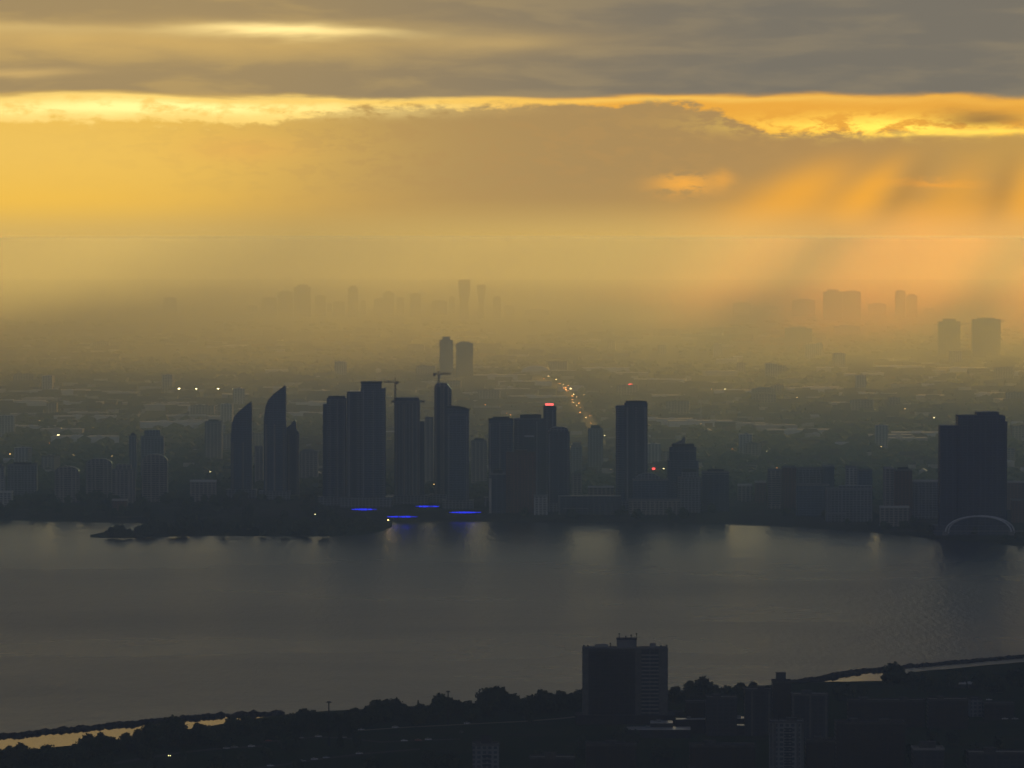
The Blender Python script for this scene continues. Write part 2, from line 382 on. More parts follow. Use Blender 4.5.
def far_land():
    mb = MB(); nx = 150; ny = 120
    cols_ = [-700 + i*(2424/(nx)) for i in range(nx+1)]
    rows = []
    for i, px in enumerate(cols_):
        ys = (CAMZ-1)/math.tan(ang(lerp_tab(FAR_SHORE, px))) + 14*noise.noise(Vector((px*.03, 0, 0))) + 8*noise.noise(Vector((px*.11, 3, 0)))
        for j in range(-1, ny+1):
            if j < 0: Y, z = ys - 6, -1.5
            else:
                u = (j/ny)**2.0; Y = ys + (39500-ys)*u; x = xat(px, Y)
                z = land_z(x, Y) * min(1, .3+j/4)
            mb.v.append((xat(px, Y), Y, z))
    W = ny+2
    for i in range(nx):
        for j in range(W-1):
            mb.f.append((i*W+j, (i+1)*W+j, (i+1)*W+j+1, i*W+j+1)); mb.mi.append(0)
    tag(mb.build('far_ground', M['land'], smooth=True), 'flat suburban land beyond the lake', None, None, 'structure')
far_land()
NEAR_SHORE = [(-700,762),(-40,753),(40,750),(100,744),(150,737),(210,727),(260,719),(300,714),(400,708),(520,702),(640,694),(760,687),(800,684),(830,683),(885,682),(905,674),(960,669),(1024,663),(1500,650)]
def near_land():
    mb = MB(); nx = 120; ny = 14
    for i in range(nx+1):
        px = -500 + i*(2024/nx)
        ys = CAMZ/math.tan(ang(lerp_tab(NEAR_SHORE, px))) + 5*noise.noise(Vector((px*.05, 0, 7)))
        for j in range(-1, ny+1):
            if j < 0: Y, z = ys + 4, -1.2
            else:
                u = j/ny; Y = ys - (ys-900)*u**1.6
                z = 4.0*min(1, .25 + j*.6)
            mb.v.append((xat(px, max(Y, 3000)), Y, z))
    W = ny+2
    for i in range(nx):
        for j in range(W-1):
            mb.f.append((i*W+j, i*W+j+1, (i+1)*W+j+1, (i+1)*W+j)); mb.mi.append(0)
    tag(mb.build('near_ground', M['park'], smooth=True), 'dark park and city ground on the near shore', None, None, 'structure')
near_land()
def sheet(name, pts, z, m_, label):
    mb = MB(); vs = [at(px, py, z) for px, py in pts]; mb.add(vs, [tuple(range(len(vs)))])
    o = mb.build(name, m_); tag(o, label, None, None, 'structure'); return o
BW_L = [(-140,752),(-60,744),(0,737),(60,731),(120,725),(180,719),(240,715),(285,714)]
BW_R = [(790,684),(830,677),(860,672),(890,669),(930,665.5),(980,661),(1030,657),(1100,652)]
def strip(a, b): return [*a, *b[::-1]]
def ribbon(name, a, b, z, m_, label):
    mb = MB(); n = len(a)
    va = [at(px, py, z) for px, py in a]; vb = [at(px, py, z) for px, py in b]
    mb.add(va+vb, [(i, i+1, n+i+1, n+i) for i in range(n-1)])
    tag(mb.build(name, m_), label, None, None, 'structure')
ribbon('lagoon_water', [(px, lerp_tab(NEAR_SHORE, px)+3) for px, _ in BW_L], BW_L, .05, M['lagoon'], 'strip of calm golden water inside the left breakwater')
ribbon('bay_water', [(px, lerp_tab(NEAR_SHORE, px)+2) for px, _ in BW_R[:4]], BW_R[:4], .05, M['lagoon'], 'small calm orange bay inside the right breakwater')

def breakwater(pts, wpx, label):
    loc = at(*pts[len(pts)//2]); loc.z = 0
    o = MB(); rn = random.Random(3)
    P = [at(px, py, 0) for px, py in pts]
    for a, b in zip(P, P[1:]):
        L = (b-a).length; k = max(2, int(L/5))
        for i in range(k):
            c = a.lerp(b, i/k) - loc
            for q in range(3):
                o.blob((c.x+rn.uniform(-3,3), c.y+rn.uniform(-wpx,wpx), rn.uniform(-.4,1.0)), rn.uniform(2.0,3.4), 1.3, 1.2, .75, .2, 1, 0, rn)
    ob = o.build('breakwater', M['rock']); ob.location = loc
    tag(ob, label, 'breakwater')
breakwater(BW_L, 7, 'long dark rock breakwater closing off the strip of golden water at lower left')
breakwater(BW_R, 5, 'thin dark rock breakwater running to the right beyond the orange bay')

# ------------------------------------------------------------------ unseen clouds added to shade and tint the haze
def cloud(name, label, y0, y1, x0, x1, z, th, seed, lobes=1800.0, amp=1500.0, nx=80, ny=24, shear=0.0):
    mb = MB(); s = seed*13.7
    def fb(x): return (noise.noise(Vector((x/lobes, s, 0))) + .5*noise.noise(Vector((x/lobes*2.3, s, 4))) + .25*noise.noise(Vector((x/lobes*5.1, s, 9))))
    def P(i, j, top):
        u = i/nx; v = j/ny; x = x0+(x1-x0)*u
        ya = y0 + amp*.6*fb(x+9000); yb = y1 + amp*fb(x); Y = ya+(yb-ya)*v
        xx = x + (500*noise.noise(Vector((Y/1700, s+5, u*3))) if not shear else (Y-(y0+y1)/2)*shear + 40*noise.noise(Vector((Y/900, s+5, u))))
        e = math.sqrt(max(0, 4*v*(1-v)))*min(1, 8*u, 8*(1-u))
        d = .65+.5*noise.noise(Vector((xx/900, Y/900, s)))+.3*noise.noise(Vector((xx/330, Y/330, s)))
        return (xx, Y, z + (th*e*d if top else -th*.22*e*d))
    for top in (0, 1):
        for i in range(nx+1):
            for j in range(ny+1): mb.v.append(P(i, j, top))
    W = ny+1; O = (nx+1)*W
    for i in range(nx):
        for j in range(ny):
            q = (i*W+j, (i+1)*W+j, (i+1)*W+j+1, i*W+j+1)
            mb.f.append(q[::-1]); mb.mi.append(0); mb.f.append(tuple(O+k for k in q)); mb.mi.append(0)
    o = mb.build(name, M['cloud'], smooth=True); tag(o, label, None, None, 'structure'); return o
def shade_cloud_mat(name, y0, y1, tint, lo=0.0, hi=1.0, nz=.5, xf=.0011, thick=None, pre=None):
    """material of the added clouds"""
    m_ = bpy.data.materials.new(name); m_.use_nodes = True; t = m_.node_tree; t.nodes.clear(); n = NT(t)
    d = n.new('ShaderNodeBsdfDiffuse'); d.inputs['Color'].default_value = (.75,.75,.76,1)
    tr = n.new('ShaderNodeBsdfTransparent'); n_tint = tint
    tc = n.new('ShaderNodeTexCoord'); x, y, z = n.sep(tc.outputs['Object'])
    f = n.step(y, y0, y1)
    q = n.noise(n.comb(n.m('MULTIPLY', x, xf), n.m('MULTIPLY', y, .00025), 1.0), 1.0, 4, .6)
    f = n.m('MULTIPLY', f, n.m('MULTIPLY_ADD', n.m('SUBTRACT', q, .5), nz*4, 1.0, clamp=True))
    f = n.rng(f, 0, 1, lo, hi)
    t.links.new(n.mix(f, thick or tint, tint), tr.inputs['Color'])
    if pre: f = n.m('MAXIMUM', f, n.m('MULTIPLY', n.step(y, pre[0], pre[1]), pre[2]))
    mx = n.new('ShaderNodeMixShader'); o = n.new('ShaderNodeOutputMaterial')
    t.links.new(f, mx.inputs[0]); t.links.new(d.outputs[0], mx.inputs[1]); t.links.new(tr.outputs[0], mx.inputs[2]); t.links.new(mx.outputs[0], o.inputs[0])
    return m_
M['cloud'] = shade_cloud_mat('shade_cloud_filter', 30500, 36300, (1.0,.97,.92), thick=(.13,.30,1.0), pre=(28600, 31600, .88))  # blue filter on the sun, added to colour the shaded haze
M['shade_thin'] = shade_cloud_mat('dimming_cloud_filter', 0, 1, (1.0,.96,.90), .34, .58, .3)
M['shade_dense'] = shade_cloud_mat('shaft_cloud_filter', 0, 1, (1.0,.9,.8), .10, .25, .3)
M['tint_amber'] = shade_cloud_mat('amber_cloud_filter', 0, 1, (1.0,.66,.25), .45, 1.0, 1.2, .0032)
cloud('added_shade_cloud', 'unseen broad cloud added to keep the sun off the near haze', 21500, 39500, 1900, 7600, 3070, 700, 1, 2200, 1600)  # out of view, added to keep the sun off the near haze
o = cloud('added_filter_cloud', 'unseen thin cloud added to dim the lit haze in the middle', 39500, 53000, 2700, 4750, 3100, 200, 2, 900, 1500); o.data.materials[0] = M['shade_thin']  # out of view, added to dim the haze in the middle
o = cloud('added_filter_cloud', 'unseen amber cloud added to tint the lit haze at right', 39500, 53000, 4750, 8600, 3150, 200, 4, 900, 1500); o.data.materials[0] = M['tint_amber']  # out of view, added to turn the haze at right orange

for k_, (x_, w_, sh_) in enumerate(((5080, 75, .049), (5790, 70, .083))):       # unseen slim clouds added to throw shafts of shade into the haze
    cloud('added_shaft_cloud', 'unseen slim cloud added to throw a shaft of shade', 38800, 47600, x_-w_, x_+w_, 3090, 120, 20+k_, 700, 300, 16, 40, sh_).data.materials[0] = M['shade_dense']
# ------------------------------------------------------------------ haze
mb = MB(); mb.box(-9500, 9500, -1200, 40000, -2.5, 358.0, 0)
hz = mb.build('haze', None); hz.data.materials.clear()
hm = bpy.data.materials.new('haze_air'); hm.use_nodes = True; ht = hm.node_tree; ht.nodes.clear()
pv = ht.nodes.new('ShaderNodeVolumePrincipled'); ho = ht.nodes.new('ShaderNodeOutputMaterial')
pv.inputs['Color'].default_value = (.58,.74,1.0,1); pv.inputs['Density'].default_value = 1.1e-4
pv.inputs['Anisotropy'].default_value = .73
for k in ('Density Attribute', 'Temperature Attribute', 'Color Attribute'):
    try: pv.inputs[k].default_value = ''
    except Exception: pass
ht.links.new(pv.outputs[0], ho.inputs['Volume'])
try: hm.cycles.volume_sampling = 'DISTANCE'
except Exception: pass
try: hm.cycles.homogeneous_volume = True
except Exception: pass
hz.data.materials.append(hm)
tag(hz, 'evening haze over the lake and city', None, None, 'stuff')

# ------------------------------------------------------------------ towers across the lake
def K(Y): return Y / F                                    # metres per pixel at that distance
def zb_at(x, Y): return max(2.0, land_z(x, Y))
class Tower:
    """an upright block whose front spans px0..px1; parts are added in local metres, u = metres from the left edge, h = height"""
    def __init__(s, name, label, cat, px0, px1, ytop, Y, deep=None, rot=0.0, group=None, zb=None):
        k = K(Y); s.k = k; s.Y = Y
        s.cx = xat((px0+px1)/2, Y); s.zb = zb if zb is not None else zb_at(s.cx, Y) - 1
        W = (px1-px0)*k; s.d = deep or min(30.0, W*.9)
        s.w = (W - s.d*abs(math.sin(rot)))/math.cos(rot) if rot else W
        s.h = zat(ytop, Y) - s.zb; s.px0 = px0; s.px1 = px1
        s.root = empty(name, (s.cx, Y, s.zb), rot); tag(s.root, label, cat, group)
        s.rot = rot
    def H(s, py): return zat(py, s.Y) - s.zb
    def U(s, px): return (px - (s.px0+s.px1)/2)*s.k/ (math.cos(s.rot) if s.rot else 1)
    def box(s, name, m_, x0, x1, h0, h1, y0=None, y1=None):
        y0 = -s.d/2 if y0 is None else y0; y1 = s.d/2 if y1 is None else y1
        mb = MB(); mb.box(x0, x1, y0, y1, h0, h1); return mb.build(name, m_, s.root)
    def shaft(s, m_, h1=None, x0=None, x1=None, chamf=0.0):
        x0 = -s.w/2 if x0 is None else x0; x1 = s.w/2 if x1 is None else x1; h1 = h1 or s.h
        mb = MB(); y0, y1 = -s.d/2, s.d/2
        if chamf:
            c = chamf
            mb.prism_xy([(x0+c,y0),(x1-c,y0),(x1,y0+c),(x1,y1-c),(x1-c,y1),(x0+c,y1),(x0,y1-c),(x0,y0+c)], 0, h1)
        else: mb.box(x0, x1, y0, y1, 0, h1)
        return mb.build('shaft', m_, s.root)
    def bays(s, m_, spots, h1, wid=3.0, out=1.6, h0=6.0):
        for u in spots:
            mb = MB(); mb.box(u-wid/2, u+wid/2, -s.d/2-out, -s.d/2+.3, h0, h1); mb.build('balcony_bay', m_, s.root)
    def pent(s, m_=None, x0=None, x1=None, hh=5.0, base=None, inset=4.0):
        x0 = -s.w*.3 if x0 is None else x0; x1 = s.w*.3 if x1 is None else x1; b = s.h if base is None else base
        mb = MB(); mb.box(x0, x1, -s.d/2+inset, s.d/2-inset, b-.4, b+hh); mb.box(x0-.4, x1+.4, -s.d/2+inset-.4, s.d/2-inset+.4, b+hh-.02, b+hh+.5)
        return mb.build('mechanical_penthouse', m_ or M['concrete'], s.root)
    def parapet(s, m_=None, top=None, x0=None, x1=None, t=.7, up=1.3):
        x0 = -s.w/2 if x0 is None else x0; x1 = s.w/2 if x1 is None else x1; z = s.h if top is None else top
        mb = MB(); e = .25; y0, y1 = -s.d/2, s.d/2
        mb.box(x0-e, x1+e, y0-e, y0+t, z-.6, z+up); mb.box(x0-e, x1+e, y1-t, y1+e, z-.6, z+up)
        mb.box(x0-e, x0+t, y0+t+.01, y1-t-.01, z-.6, z+up); mb.box(x1-t, x1+e, y0+t+.01, y1-t-.01, z-.6, z+up)
        return mb.build('parapet', m_ or M['concrete'], s.root)
    def podium(s, m_=None, hh=12.0, grow=6.0):
        mb = MB(); mb.box(-s.w/2-grow, s.w/2+grow, -s.d/2-grow, s.d/2+grow*.5, -1, hh); mb.box(-s.w/2-grow-.4, s.w/2+grow+.4, -s.d/2-grow-.4, s.d/2+grow*.5+.4, hh-.9, hh+.02)
        return mb.build('podium', m_ or M['glass_grey'], s.root)
    def prof(s, name, m_, pts, y0=None, y1=None):
        """front outline given in picture points, given real depth"""
        y0 = -s.d/2 if y0 is None else y0; y1 = s.d/2 if y1 is None else y1
        mb = MB(); mb.prism_xz([(s.U(px), (0 if py is None else s.H(py))) for px, py in pts], y0, y1)
        return mb.build(name, m_, s.root)

# two towers with slanted sail-like tops
t = Tower('condo_tower', 'shorter of the two pointed sail shaped condo towers, roof slanting down to the left', 'tower', 231, 252, 402, 7600, 24)
t.prof('shaft', M['glass_blue'], [(231,None),(252,None),(252,402.6),(250.6,401.4),(238.6,411.6),(234.2,416.5),(232,424),(231,436)])
t.prof('crown_fin', M['concrete'], [(250.2,404),(251.6,404),(251.4,400.8),(250.6,401)], -t.d/2-1, t.d/2+1)
t.bays(M['concrete_f'], [t.U(233), t.U(243)], t.H(440)-3, 2.5); t.podium()
t = Tower('condo_tower', 'taller pointed sail shaped condo tower with a sharp tip at its right edge', 'tower', 264, 286, 386, 7560, 26)
t.prof('shaft', M['glass_blue'], [(264,None),(286,None),(286,387),(285.4,385.4),(273,394.6),(268.2,399.5),(265.6,407),(264,420)])
t.prof('roof_screen', M['dark'], [(273,394.6),(285.6,386.6),(285.4,385.2),(284,385.8),(279,389.8),(273,394.2)], -t.d/2-.6, -t.d/2+2)
t.bays(M['concrete_f'], [t.U(266.5), t.U(275), t.U(284)], t.H(424), 2.5); t.podium()
t = Tower('condo_tower', 'low dark condo wing tucked against the right side of the tallest pointed tower', 'tower', 286.8, 299, 430, 7575, 22)
t.prof('shaft', M['glass_dark'], [(286.8,None),(299,None),(299,431),(296.5,430),(296,421),(294.5,419.5),(291,424),(287.5,426.5),(286.8,428)])
t.bays(M['concrete_f'], [t.U(289), t.U(297.5)], t.H(434), 2.0)
# broad stepped pair
t = Tower('condo_tower', 'flat topped blue slab tower with a lower left shoulder, left of the broad stepped tower', 'tower', 323, 346.6, 397, 7420, 30)
t.shaft(M['glass_blue'], t.H(397.5), t.U(327), t.U(346.6)); t.box('shoulder', M['glass_dark'], t.U(323), t.U(326.9), 0, t.H(404), -t.d/2+3, t.d/2-3)
t.box('roof_screen', M['dark'], t.U(328.5), t.U(345), t.H(397.6), t.H(396), -t.d/2+2, t.d/2-2)
t.bays(M['glass_grey'], [t.U(329.5), t.U(337), t.U(344)], t.H(399), 3.0); t.podium()
t = Tower('condo_tower', 'tallest broad stepped blue tower, its right half rising above its left half', 'tower', 347, 385.5, 382, 7380, 34)
t.box('lower_shaft', M['glass_dark'], t.U(347), t.U(360.9), 0, t.H(391.5), -t.d/2+2, t.d/2)
t.shaft(M['glass_blue'], t.H(388), t.U(361), t.U(385.5)); t.box('upper_storeys', M['glass_blue'], t.U(361.4), t.U(381.5), t.H(388.2), t.H(383), -t.d/2+1, t.d/2-3)
t.box('roof_slab', M['dark'], t.U(360.8), t.U(382.2), t.H(383.1), t.H(381.6), -t.d/2, t.d/2-2)
t.bays(M['glass_grey'], [t.U(349), t.U(358.5)], t.H(393), 3.0, 1.2); t.bays(M['glass_grey'], [t.U(363), t.U(373), t.U(383.5)], t.H(390), 3.4)
t.podium(None, 14, 9)
# tower still being topped out, with its crane
t = Tower('condo_tower', 'unfinished condo tower with a wide overhanging flat cap, beside the left crane', 'tower', 392, 424, 397.5, 7450, 30)
t.shaft(M['glass_grey'], t.H(402), t.U(394.5), t.U(420)); t.box('overhanging_cap', M['concrete'], t.U(391.5), t.U(424.4), t.H(402.1), t.H(400.6), -t.d/2-3, t.d/2+3)
t.box('top_storey', M['glass_dark'], t.U(395), t.U(419), t.H(400.5), t.H(397.4), -t.d/2+1, t.d/2-1)
t.box('right_wing', M['glass_dark'], t.U(420.1), t.U(424.5), 0, t.H(421), -t.d/2+4, t.d/2-4)
t.bays(M['concrete_f'], [t.U(397), t.U(404), t.U(412), t.U(418.5)], t.H(404), 2.6); t.podium()
def crane(label, px, ytop, yjib, pxl, pxr, Y, ybase):
    r = empty('tower_crane', (xat(px, Y), Y, zat(ybase, Y))); tag(r, label, 'crane', 'tower cranes on the skyline')
    k = K(Y); hj = zat(yjib, Y)-zat(ybase, Y); ht = zat(ytop, Y)-zat(ybase, Y); w = .85
    mb = MB()
    for sx in (-w, w):
        for sy in (-w, w): mb.bar((sx,sy,0), (sx,sy,hj), .55, 4)
    n = max(3, int(hj/3))
    for i in range(n):
        z0, z1 = hj*i/n, hj*(i+1)/n
        mb.bar((-w,-w,z0), (w,-w,z1), .3, 4); mb.bar((w,w,z0), (-w,w,z1), .3, 4)
    mb.build('mast', M['crane'], r)
    def boom(nm, x0, x1):
        b = MB()
        for yy in (-.7, .7): b.bar((x0,yy,hj), (x1,yy,hj), .6, 4)
        b.bar((x0,0,hj+1.5), (x1,0,hj+1.3), .5, 4)
        m_ = max(3, int(abs(x1-x0)/2.5))
        for i in range(m_): b.bar((x0+(x1-x0)*i/m_,-.7,hj), (x0+(x1-x0)*(i+1)/m_,0,hj+1.4), .12, 4)
        b.build(nm, M['crane'], r)
    xl, xr = (pxl-px)*k, (pxr-px)*k
    lo, sh = (xl, xr) if abs(xl) > abs(xr) else (xr, xl)
    boom('jib', math.copysign(1.2, lo), lo); boom('counter_jib', math.copysign(1.2, sh), sh)
    b = MB(); b.bar((0,0,hj), (0,0,ht), .7, 4); b.bar((0,0,ht), (lo*.7,0,hj+1.4), .10, 4); b.bar((0,0,ht), (sh*.9,0,hj+1.4), .10, 4); b.build('apex', M['crane'], r)
    b = MB(); q = math.copysign(1, sh)
    x0, x1 = sorted((sh-q*3.2, sh-q*.2)); b.box(x0, x1, -1, 1, hj-2.6, hj-.3); b.build('counterweight', M['concrete'], r)
    b = MB(); b.box(.95, 2.6, -.9, .9, hj-2.6, hj-.3); b.build('cab', M['white'], r)
crane('left crane with a long low jib beside the broad stepped tower', 395.2, 377.5, 382.2, 383.5, 398.6, 7435, 402)
t = Tower('condo_tower', 'slim pale brown condo tower with chamfered top carrying the right crane', 'tower', 434, 451.5, 383, 7480, 24)
t.prof('shaft', M['concrete_f'], [(434,None),(451.5,None),(451.5,389),(448,384.5),(446.5,383),(437,383),(434.4,385.5)])
t.bays(M['glass_dark'], [t.U(439), t.U(446)], t.H(387), 4.0, .9); t.podium()
crane('right crane standing on the slim chamfered tower', 438.6, 371, 374.2, 433, 450.5, 7485, 384)
t = Tower('condo_tower', 'blue glass tower with a gently curved roof standing in front of the slim chamfered tower', 'tower', 447, 469, 406, 7330, 26)
t.prof('shaft', M['glass_blue'], [(447,None),(469,None),(469,409.5),(465,407.8),(459,406.6),(452,406.2),(447,406.4)])
t.prof('roof_rim', M['dark'], [(446.6,407.2),(469.4,410.3),(469.4,409.2),(465,407.4),(459,406.2),(452,405.8),(446.6,406)], -t.d/2-.8, t.d/2+.8)
t.box('crown_band', M['pier'], t.U(448), t.U(468.6), t.H(414.9), t.H(414.2), -t.d/2-.5, -t.d/2+.2)
t.bays(M['glass_grey'], [t.U(448.6), t.U(467.2)], t.H(416), 2.6); t.podium()
# the cluster round the red sign
t = Tower('condo_tower', 'plain dark teal slab tower at the left of the cluster under the red sign', 'tower', 488.5, 513.5, 419.5, 7400, 28)
t.shaft(M['glass_blue'], chamf=2.0); t.parapet(M['dark']); t.pent(M['dark'], t.U(493), t.U(509), 3.0)
t.bays(M['pale_f'], [t.U(489.8)], t.H(423), 2.2); t.bays(M['glass_grey'], [t.U(500), t.U(508)], t.H(422), 2.6); t.podium()
t = Tower('condo_tower', 'dark slab tower with thin pale roof line and a tiny pale sign on its face', 'tower', 514, 544, 418, 7450, 26)
t.shaft(M['glass_dark']); t.box('roof_line', M['pier'], t.U(516), t.U(542), t.H(419), t.H(418.3), -t.d/2-.6, -t.d/2+.2); t.pent(M['dark'], t.U(520), t.U(541), 4.2)
t.box('face_sign', M['white'], t.U(524.5), t.U(534), t.H(436.6), t.H(435), -t.d/2-1.5, -t.d/2-.6)
t.bays(M['glass_grey'], [t.U(518), t.U(537)], t.H(421), 2.6, 1.0)
t = Tower('office_tower', 'narrow dark tower topped by the glowing red and white sign', 'tower', 543.4, 556.4, 407, 7520, 22)
t.shaft(M['glass_dark']); t.parapet(M['dark']); t.bays(M['glass_grey'], [t.U(547), t.U(553)], t.H(410), 2.4, .8)
sg = t.box('roof_sign', M['l_redw'], t.U(545.2), t.U(553.4), t.H(405.3), t.H(403.1), -t.d/2, -t.d/2+1.2)
mb = MB(); [mb.bar((t.U(p), -t.d/2+.6, t.h), (t.U(p), -t.d/2+.6, t.H(405.4)), .35, 4) for p in (546, 549.3, 552.6)]; mb.build('sign_post', M['metal'], t.root)
t = Tower('condo_tower', 'dark navy tower with a shallow domed cap in front of the red sign tower', 'tower', 548, 569.6, 431, 7260, 26)
t.shaft(M['glass_dark'], chamf=2.5); mb = MB(); mb.prism_xz([(t.U(549.2), t.h-.3), (t.U(568.2), t.h-.3), (t.U(568), t.H(428.6)), (t.U(564), t.H(426.8)), (t.U(555), t.H(426.6)), (t.U(550.2), t.H(428.4))], -t.d/2+2, t.d/2-2); mb.build('domed_cap', M['glass_grey'], t.root)
t.bays(M['glass_grey'], [t.U(549.6), t.U(568)], t.H(433), 2.2, 1.0); t.podium()
t = Tower('apartment_block', 'dark reddish brown brick block low in front of the teal slab towers', 'apartment block', 506, 535.5, 453, 7230, 26)
t.shaft(M['brick_f']); t.parapet(M['brown']); t.pent(M['brown'], t.U(515), t.U(527), 3.4); t.bays(M['brick_f'], [t.U(510), t.U(521), t.U(532)], t.H(456), 4.0, 1.2)
t = Tower('apartment_block', 'low dark block at the foot of the teal slab, with one pale left corner', 'apartment block', 490, 505.6, 474, 7220, 24)
t.shaft(M['glass_dark']); t.parapet(M['pier']); t.box('corner_pier', M['wallp'], t.U(489), t.U(491.5), 0, t.H(478), -t.d/2-1, -t.d/2+2); t.pent(M['dark'])
t = Tower('apartment_block', 'hazy grey block standing behind the gap between the domed tower and the tallest slab', 'apartment block', 588, 603, 429, 8300, 26)
t.shaft(M['glass_grey']); t.parapet(M['concrete']); t.pent(M['dark'])
t = Tower('apartment_block', 'small hazy block half hidden behind the domed cap tower', 'apartment block', 570.5, 582, 446, 8250, 24)
t.shaft(M['glass_grey']); t.parapet(M['concrete']); t.pent(M['concrete'])
# the tall navy slab
t = Tower('condo_tower', 'tall navy slab tower standing alone with a lower left edge', 'tower', 616, 647.4, 401.5, 7280, 30)
t.box('left_shaft', M['glass_blue'], t.U(616), t.U(624.6), 0, t.H(405.5), -t.d/2+2, t.d/2-2); t.shaft(M['glass_dark'], t.H(402.5), t.U(624.7), t.U(647.4))
t.box('roof_screen', M['dark'], t.U(626), t.U(646.6), t.H(402.6), t.H(400.8), -t.d/2+1, t.d/2-1)
t.bays(M['glass_grey'], [t.U(618), t.U(627), t.U(636), t.U(645.5)], t.H(407), 3.0, 1.2); t.podium(None, 14, 8)
t = Tower('office_building', 'dark blocky tower with a pale curved fin on its roof', 'tower', 667.5, 698, 445.5, 7330, 30)
t.shaft(M['glass_dark'], t.H(446.5), t.U(669.5), t.U(696)); t.box('lower_storeys', M['glass_blue'], t.U(667.5), t.U(698.2), 0, t.H(460), -t.d/2-3, t.d/2+1)
mb = MB(); mb.prism_xz([(t.U(671.5), t.H(443.6)), (t.U(684.6), t.H(443.6)), (t.U(684.8), t.H(437)), (t.U(683.4), t.H(436.2)), (t.U(681), t.H(440)), (t.U(677), t.H(442.2)), (t.U(671.5), t.H(443))], -t.d/2+4, -t.d/2+7); mb.build('roof_fin', M['pier'], t.root)
t.box('roof_screen', M['dark'], t.U(672), t.U(694), t.H(446.6), t.H(443.7), -t.d/2+3, t.d/2-3); t.box('sill_band', M['pier'], t.U(670), t.U(696), t.H(451), t.H(450.3), -t.d/2-.5, -t.d/2+.3)

# ------------------------------------------------------------------ lower blocks along the far shore
def block(label, px0, px1, ytop, Y, m_, deep=22, rot=0.0, cap='flat', pent=None, bays=(), name='apartment_block', cat='apartment block', trim=None, ybase=None):
    t = Tower(name, label, cat, px0, px1, ytop, Y, deep, rot)
    trim = trim or M['concrete']
    if cap == 'arch':
        n = 9; hs = t.h*.86
        mb = MB(); mb.prism_xz([(-t.w/2, 0), (t.w/2, 0)] + [(t.w/2*math.cos(math.pi*i/n), hs+(t.h-hs)*math.sin(math.pi*i/n)) for i in range(n+1)], -t.d/2, t.d/2); mb.build('shaft', m_, t.root)
    elif cap == 'step':
        t.shaft(m_, t.h*.86); t.box('upper_storeys', m_, -t.w*.34, t.w*.34, t.h*.86+.01, t.h, -t.d/2+2.5, t.d/2-2.5); t.parapet(trim, t.h*.86)
    else:
        t.shaft(m_); t.parapet(trim)
    if pent: t.pent(M['dark'] if pent == 'd' else M['concrete'], None, None, 3.4, None, t.d*.25)
    if bays: t.bays(m_, [t.U(b) for b in bays], t.h*.84, 2.4, 1.2)
    return t
G = M
block('small pale block cut off by the left edge of the picture', -6, 4.5, 467, 7500, G['pale_f'], pent='c')
block('long low grey block at the far left with a flat roof', 8, 37, 465, 7620, G['glass_grey'], bays=(13,21,30), pent='d')
block('rounded grey block second from the left behind the shore trees', 55, 79, 466, 7480, G['concrete_f'], cap='arch', bays=(60,67,74))
block('dim brown block with rounded top behind the two rounded grey blocks', 86, 112, 458, 7600, G['concrete_f'], cap='arch', bays=(92,99,106))
block('stepped pale mauve block above a low brick building at left', 112.5, 135, 464, 7470, G['concrete_f'], cap='step', bays=(117,130))
block('round topped ribbed block right of the stepped pale one', 142, 167.5, 454, 7500, G['concrete_f'], cap='arch', bays=(147,155,163))
block('slim dim tower behind the stepped pale block at left', 129.5, 136.5, 436, 7900, G['glass_grey'], pent='d')
block('wider dim tower rising behind the ribbed round topped block', 141, 164, 430, 8050, G['glass_grey'], cap='step')
block('brownish slab in the haze left of the shorter sail tower', 205, 222, 422, 8600, G['concrete_f'], pent='d')
block('short hazy block beside the foot of the shorter sail tower', 255, 263, 447, 7900, G['concrete_f'])
block('low brick building with a pale roof among the trees at left', 112, 127, 500, 7260, G['brick_f'], name='low_building', cat='building', trim=M['wallp'])
block('pale low house roof showing between the trees at far left', 0, 12, 492, 7330, G['pale_f'], name='low_building', cat='building', trim=M['roofpale'])
block('long low pale building right of the shorter sail tower behind trees', 190, 216, 481, 7500, G['concrete_f'], name='low_building', cat='building', trim=M['roofpale'])
block('mid height dim block between the wing of the pointed tower and the blue slab', 300, 318, 452, 8000, G['concrete_f'], pent='c')
block('dim brown block between the unfinished tower and the slim chamfered tower', 425, 433.5, 418, 7900, G['concrete_f'])
block('dim grey block between the curved blue tower and the teal slab', 471, 487, 441, 7900, G['concrete_f'], pent='d')
block('low podium building with a pale lattice front right of the brown brick block', 534, 548, 496, 7180, G['pale_f'], name='low_building', cat='building', trim=M['pier'])
# long low building outlined by a pale frame
t = Tower('low_building', 'long low waterfront building outlined by a thin pale frame', 'building', 558.5, 621, 495.5, 7185, 22)
t.shaft(M['glass_dark']); t.box('roof_frame', M['pier'], t.U(558.5), t.U(621), t.h-.9, t.h+.3, -t.d/2-1.2, -t.d/2-.1); t.box('end_frame', M['pier'], t.U(558.5), t.U(559.6), 0, t.h-.95, -t.d/2-1.2, -t.d/2-.1)
t.box('terrace_edge', M['pier'], t.U(563), t.U(588), t.H(508.4), t.H(507.6), -t.d/2-4, -t.d/2-2)
for p in (594, 600, 606, 612): t.box('column', M['wallg'], t.U(p)-.7, t.U(p)+.7, 0, t.H(503.5), -t.d/2-1.2, -t.d/2-.1)
block('pale brown hall behind the long framed waterfront building', 571, 582, 474, 7600, G['concrete_f'], name='low_building', cat='building')
block('low pale lit building between the framed building and the tallest slab', 588, 614, 487, 7420, G['concrete_f'], name='low_building', cat='building', trim=M['roofpale'])
t = block('curved roof block at the foot of the tall navy slab', 633, 668, 480, 7220, G['glass_blue'], 26)
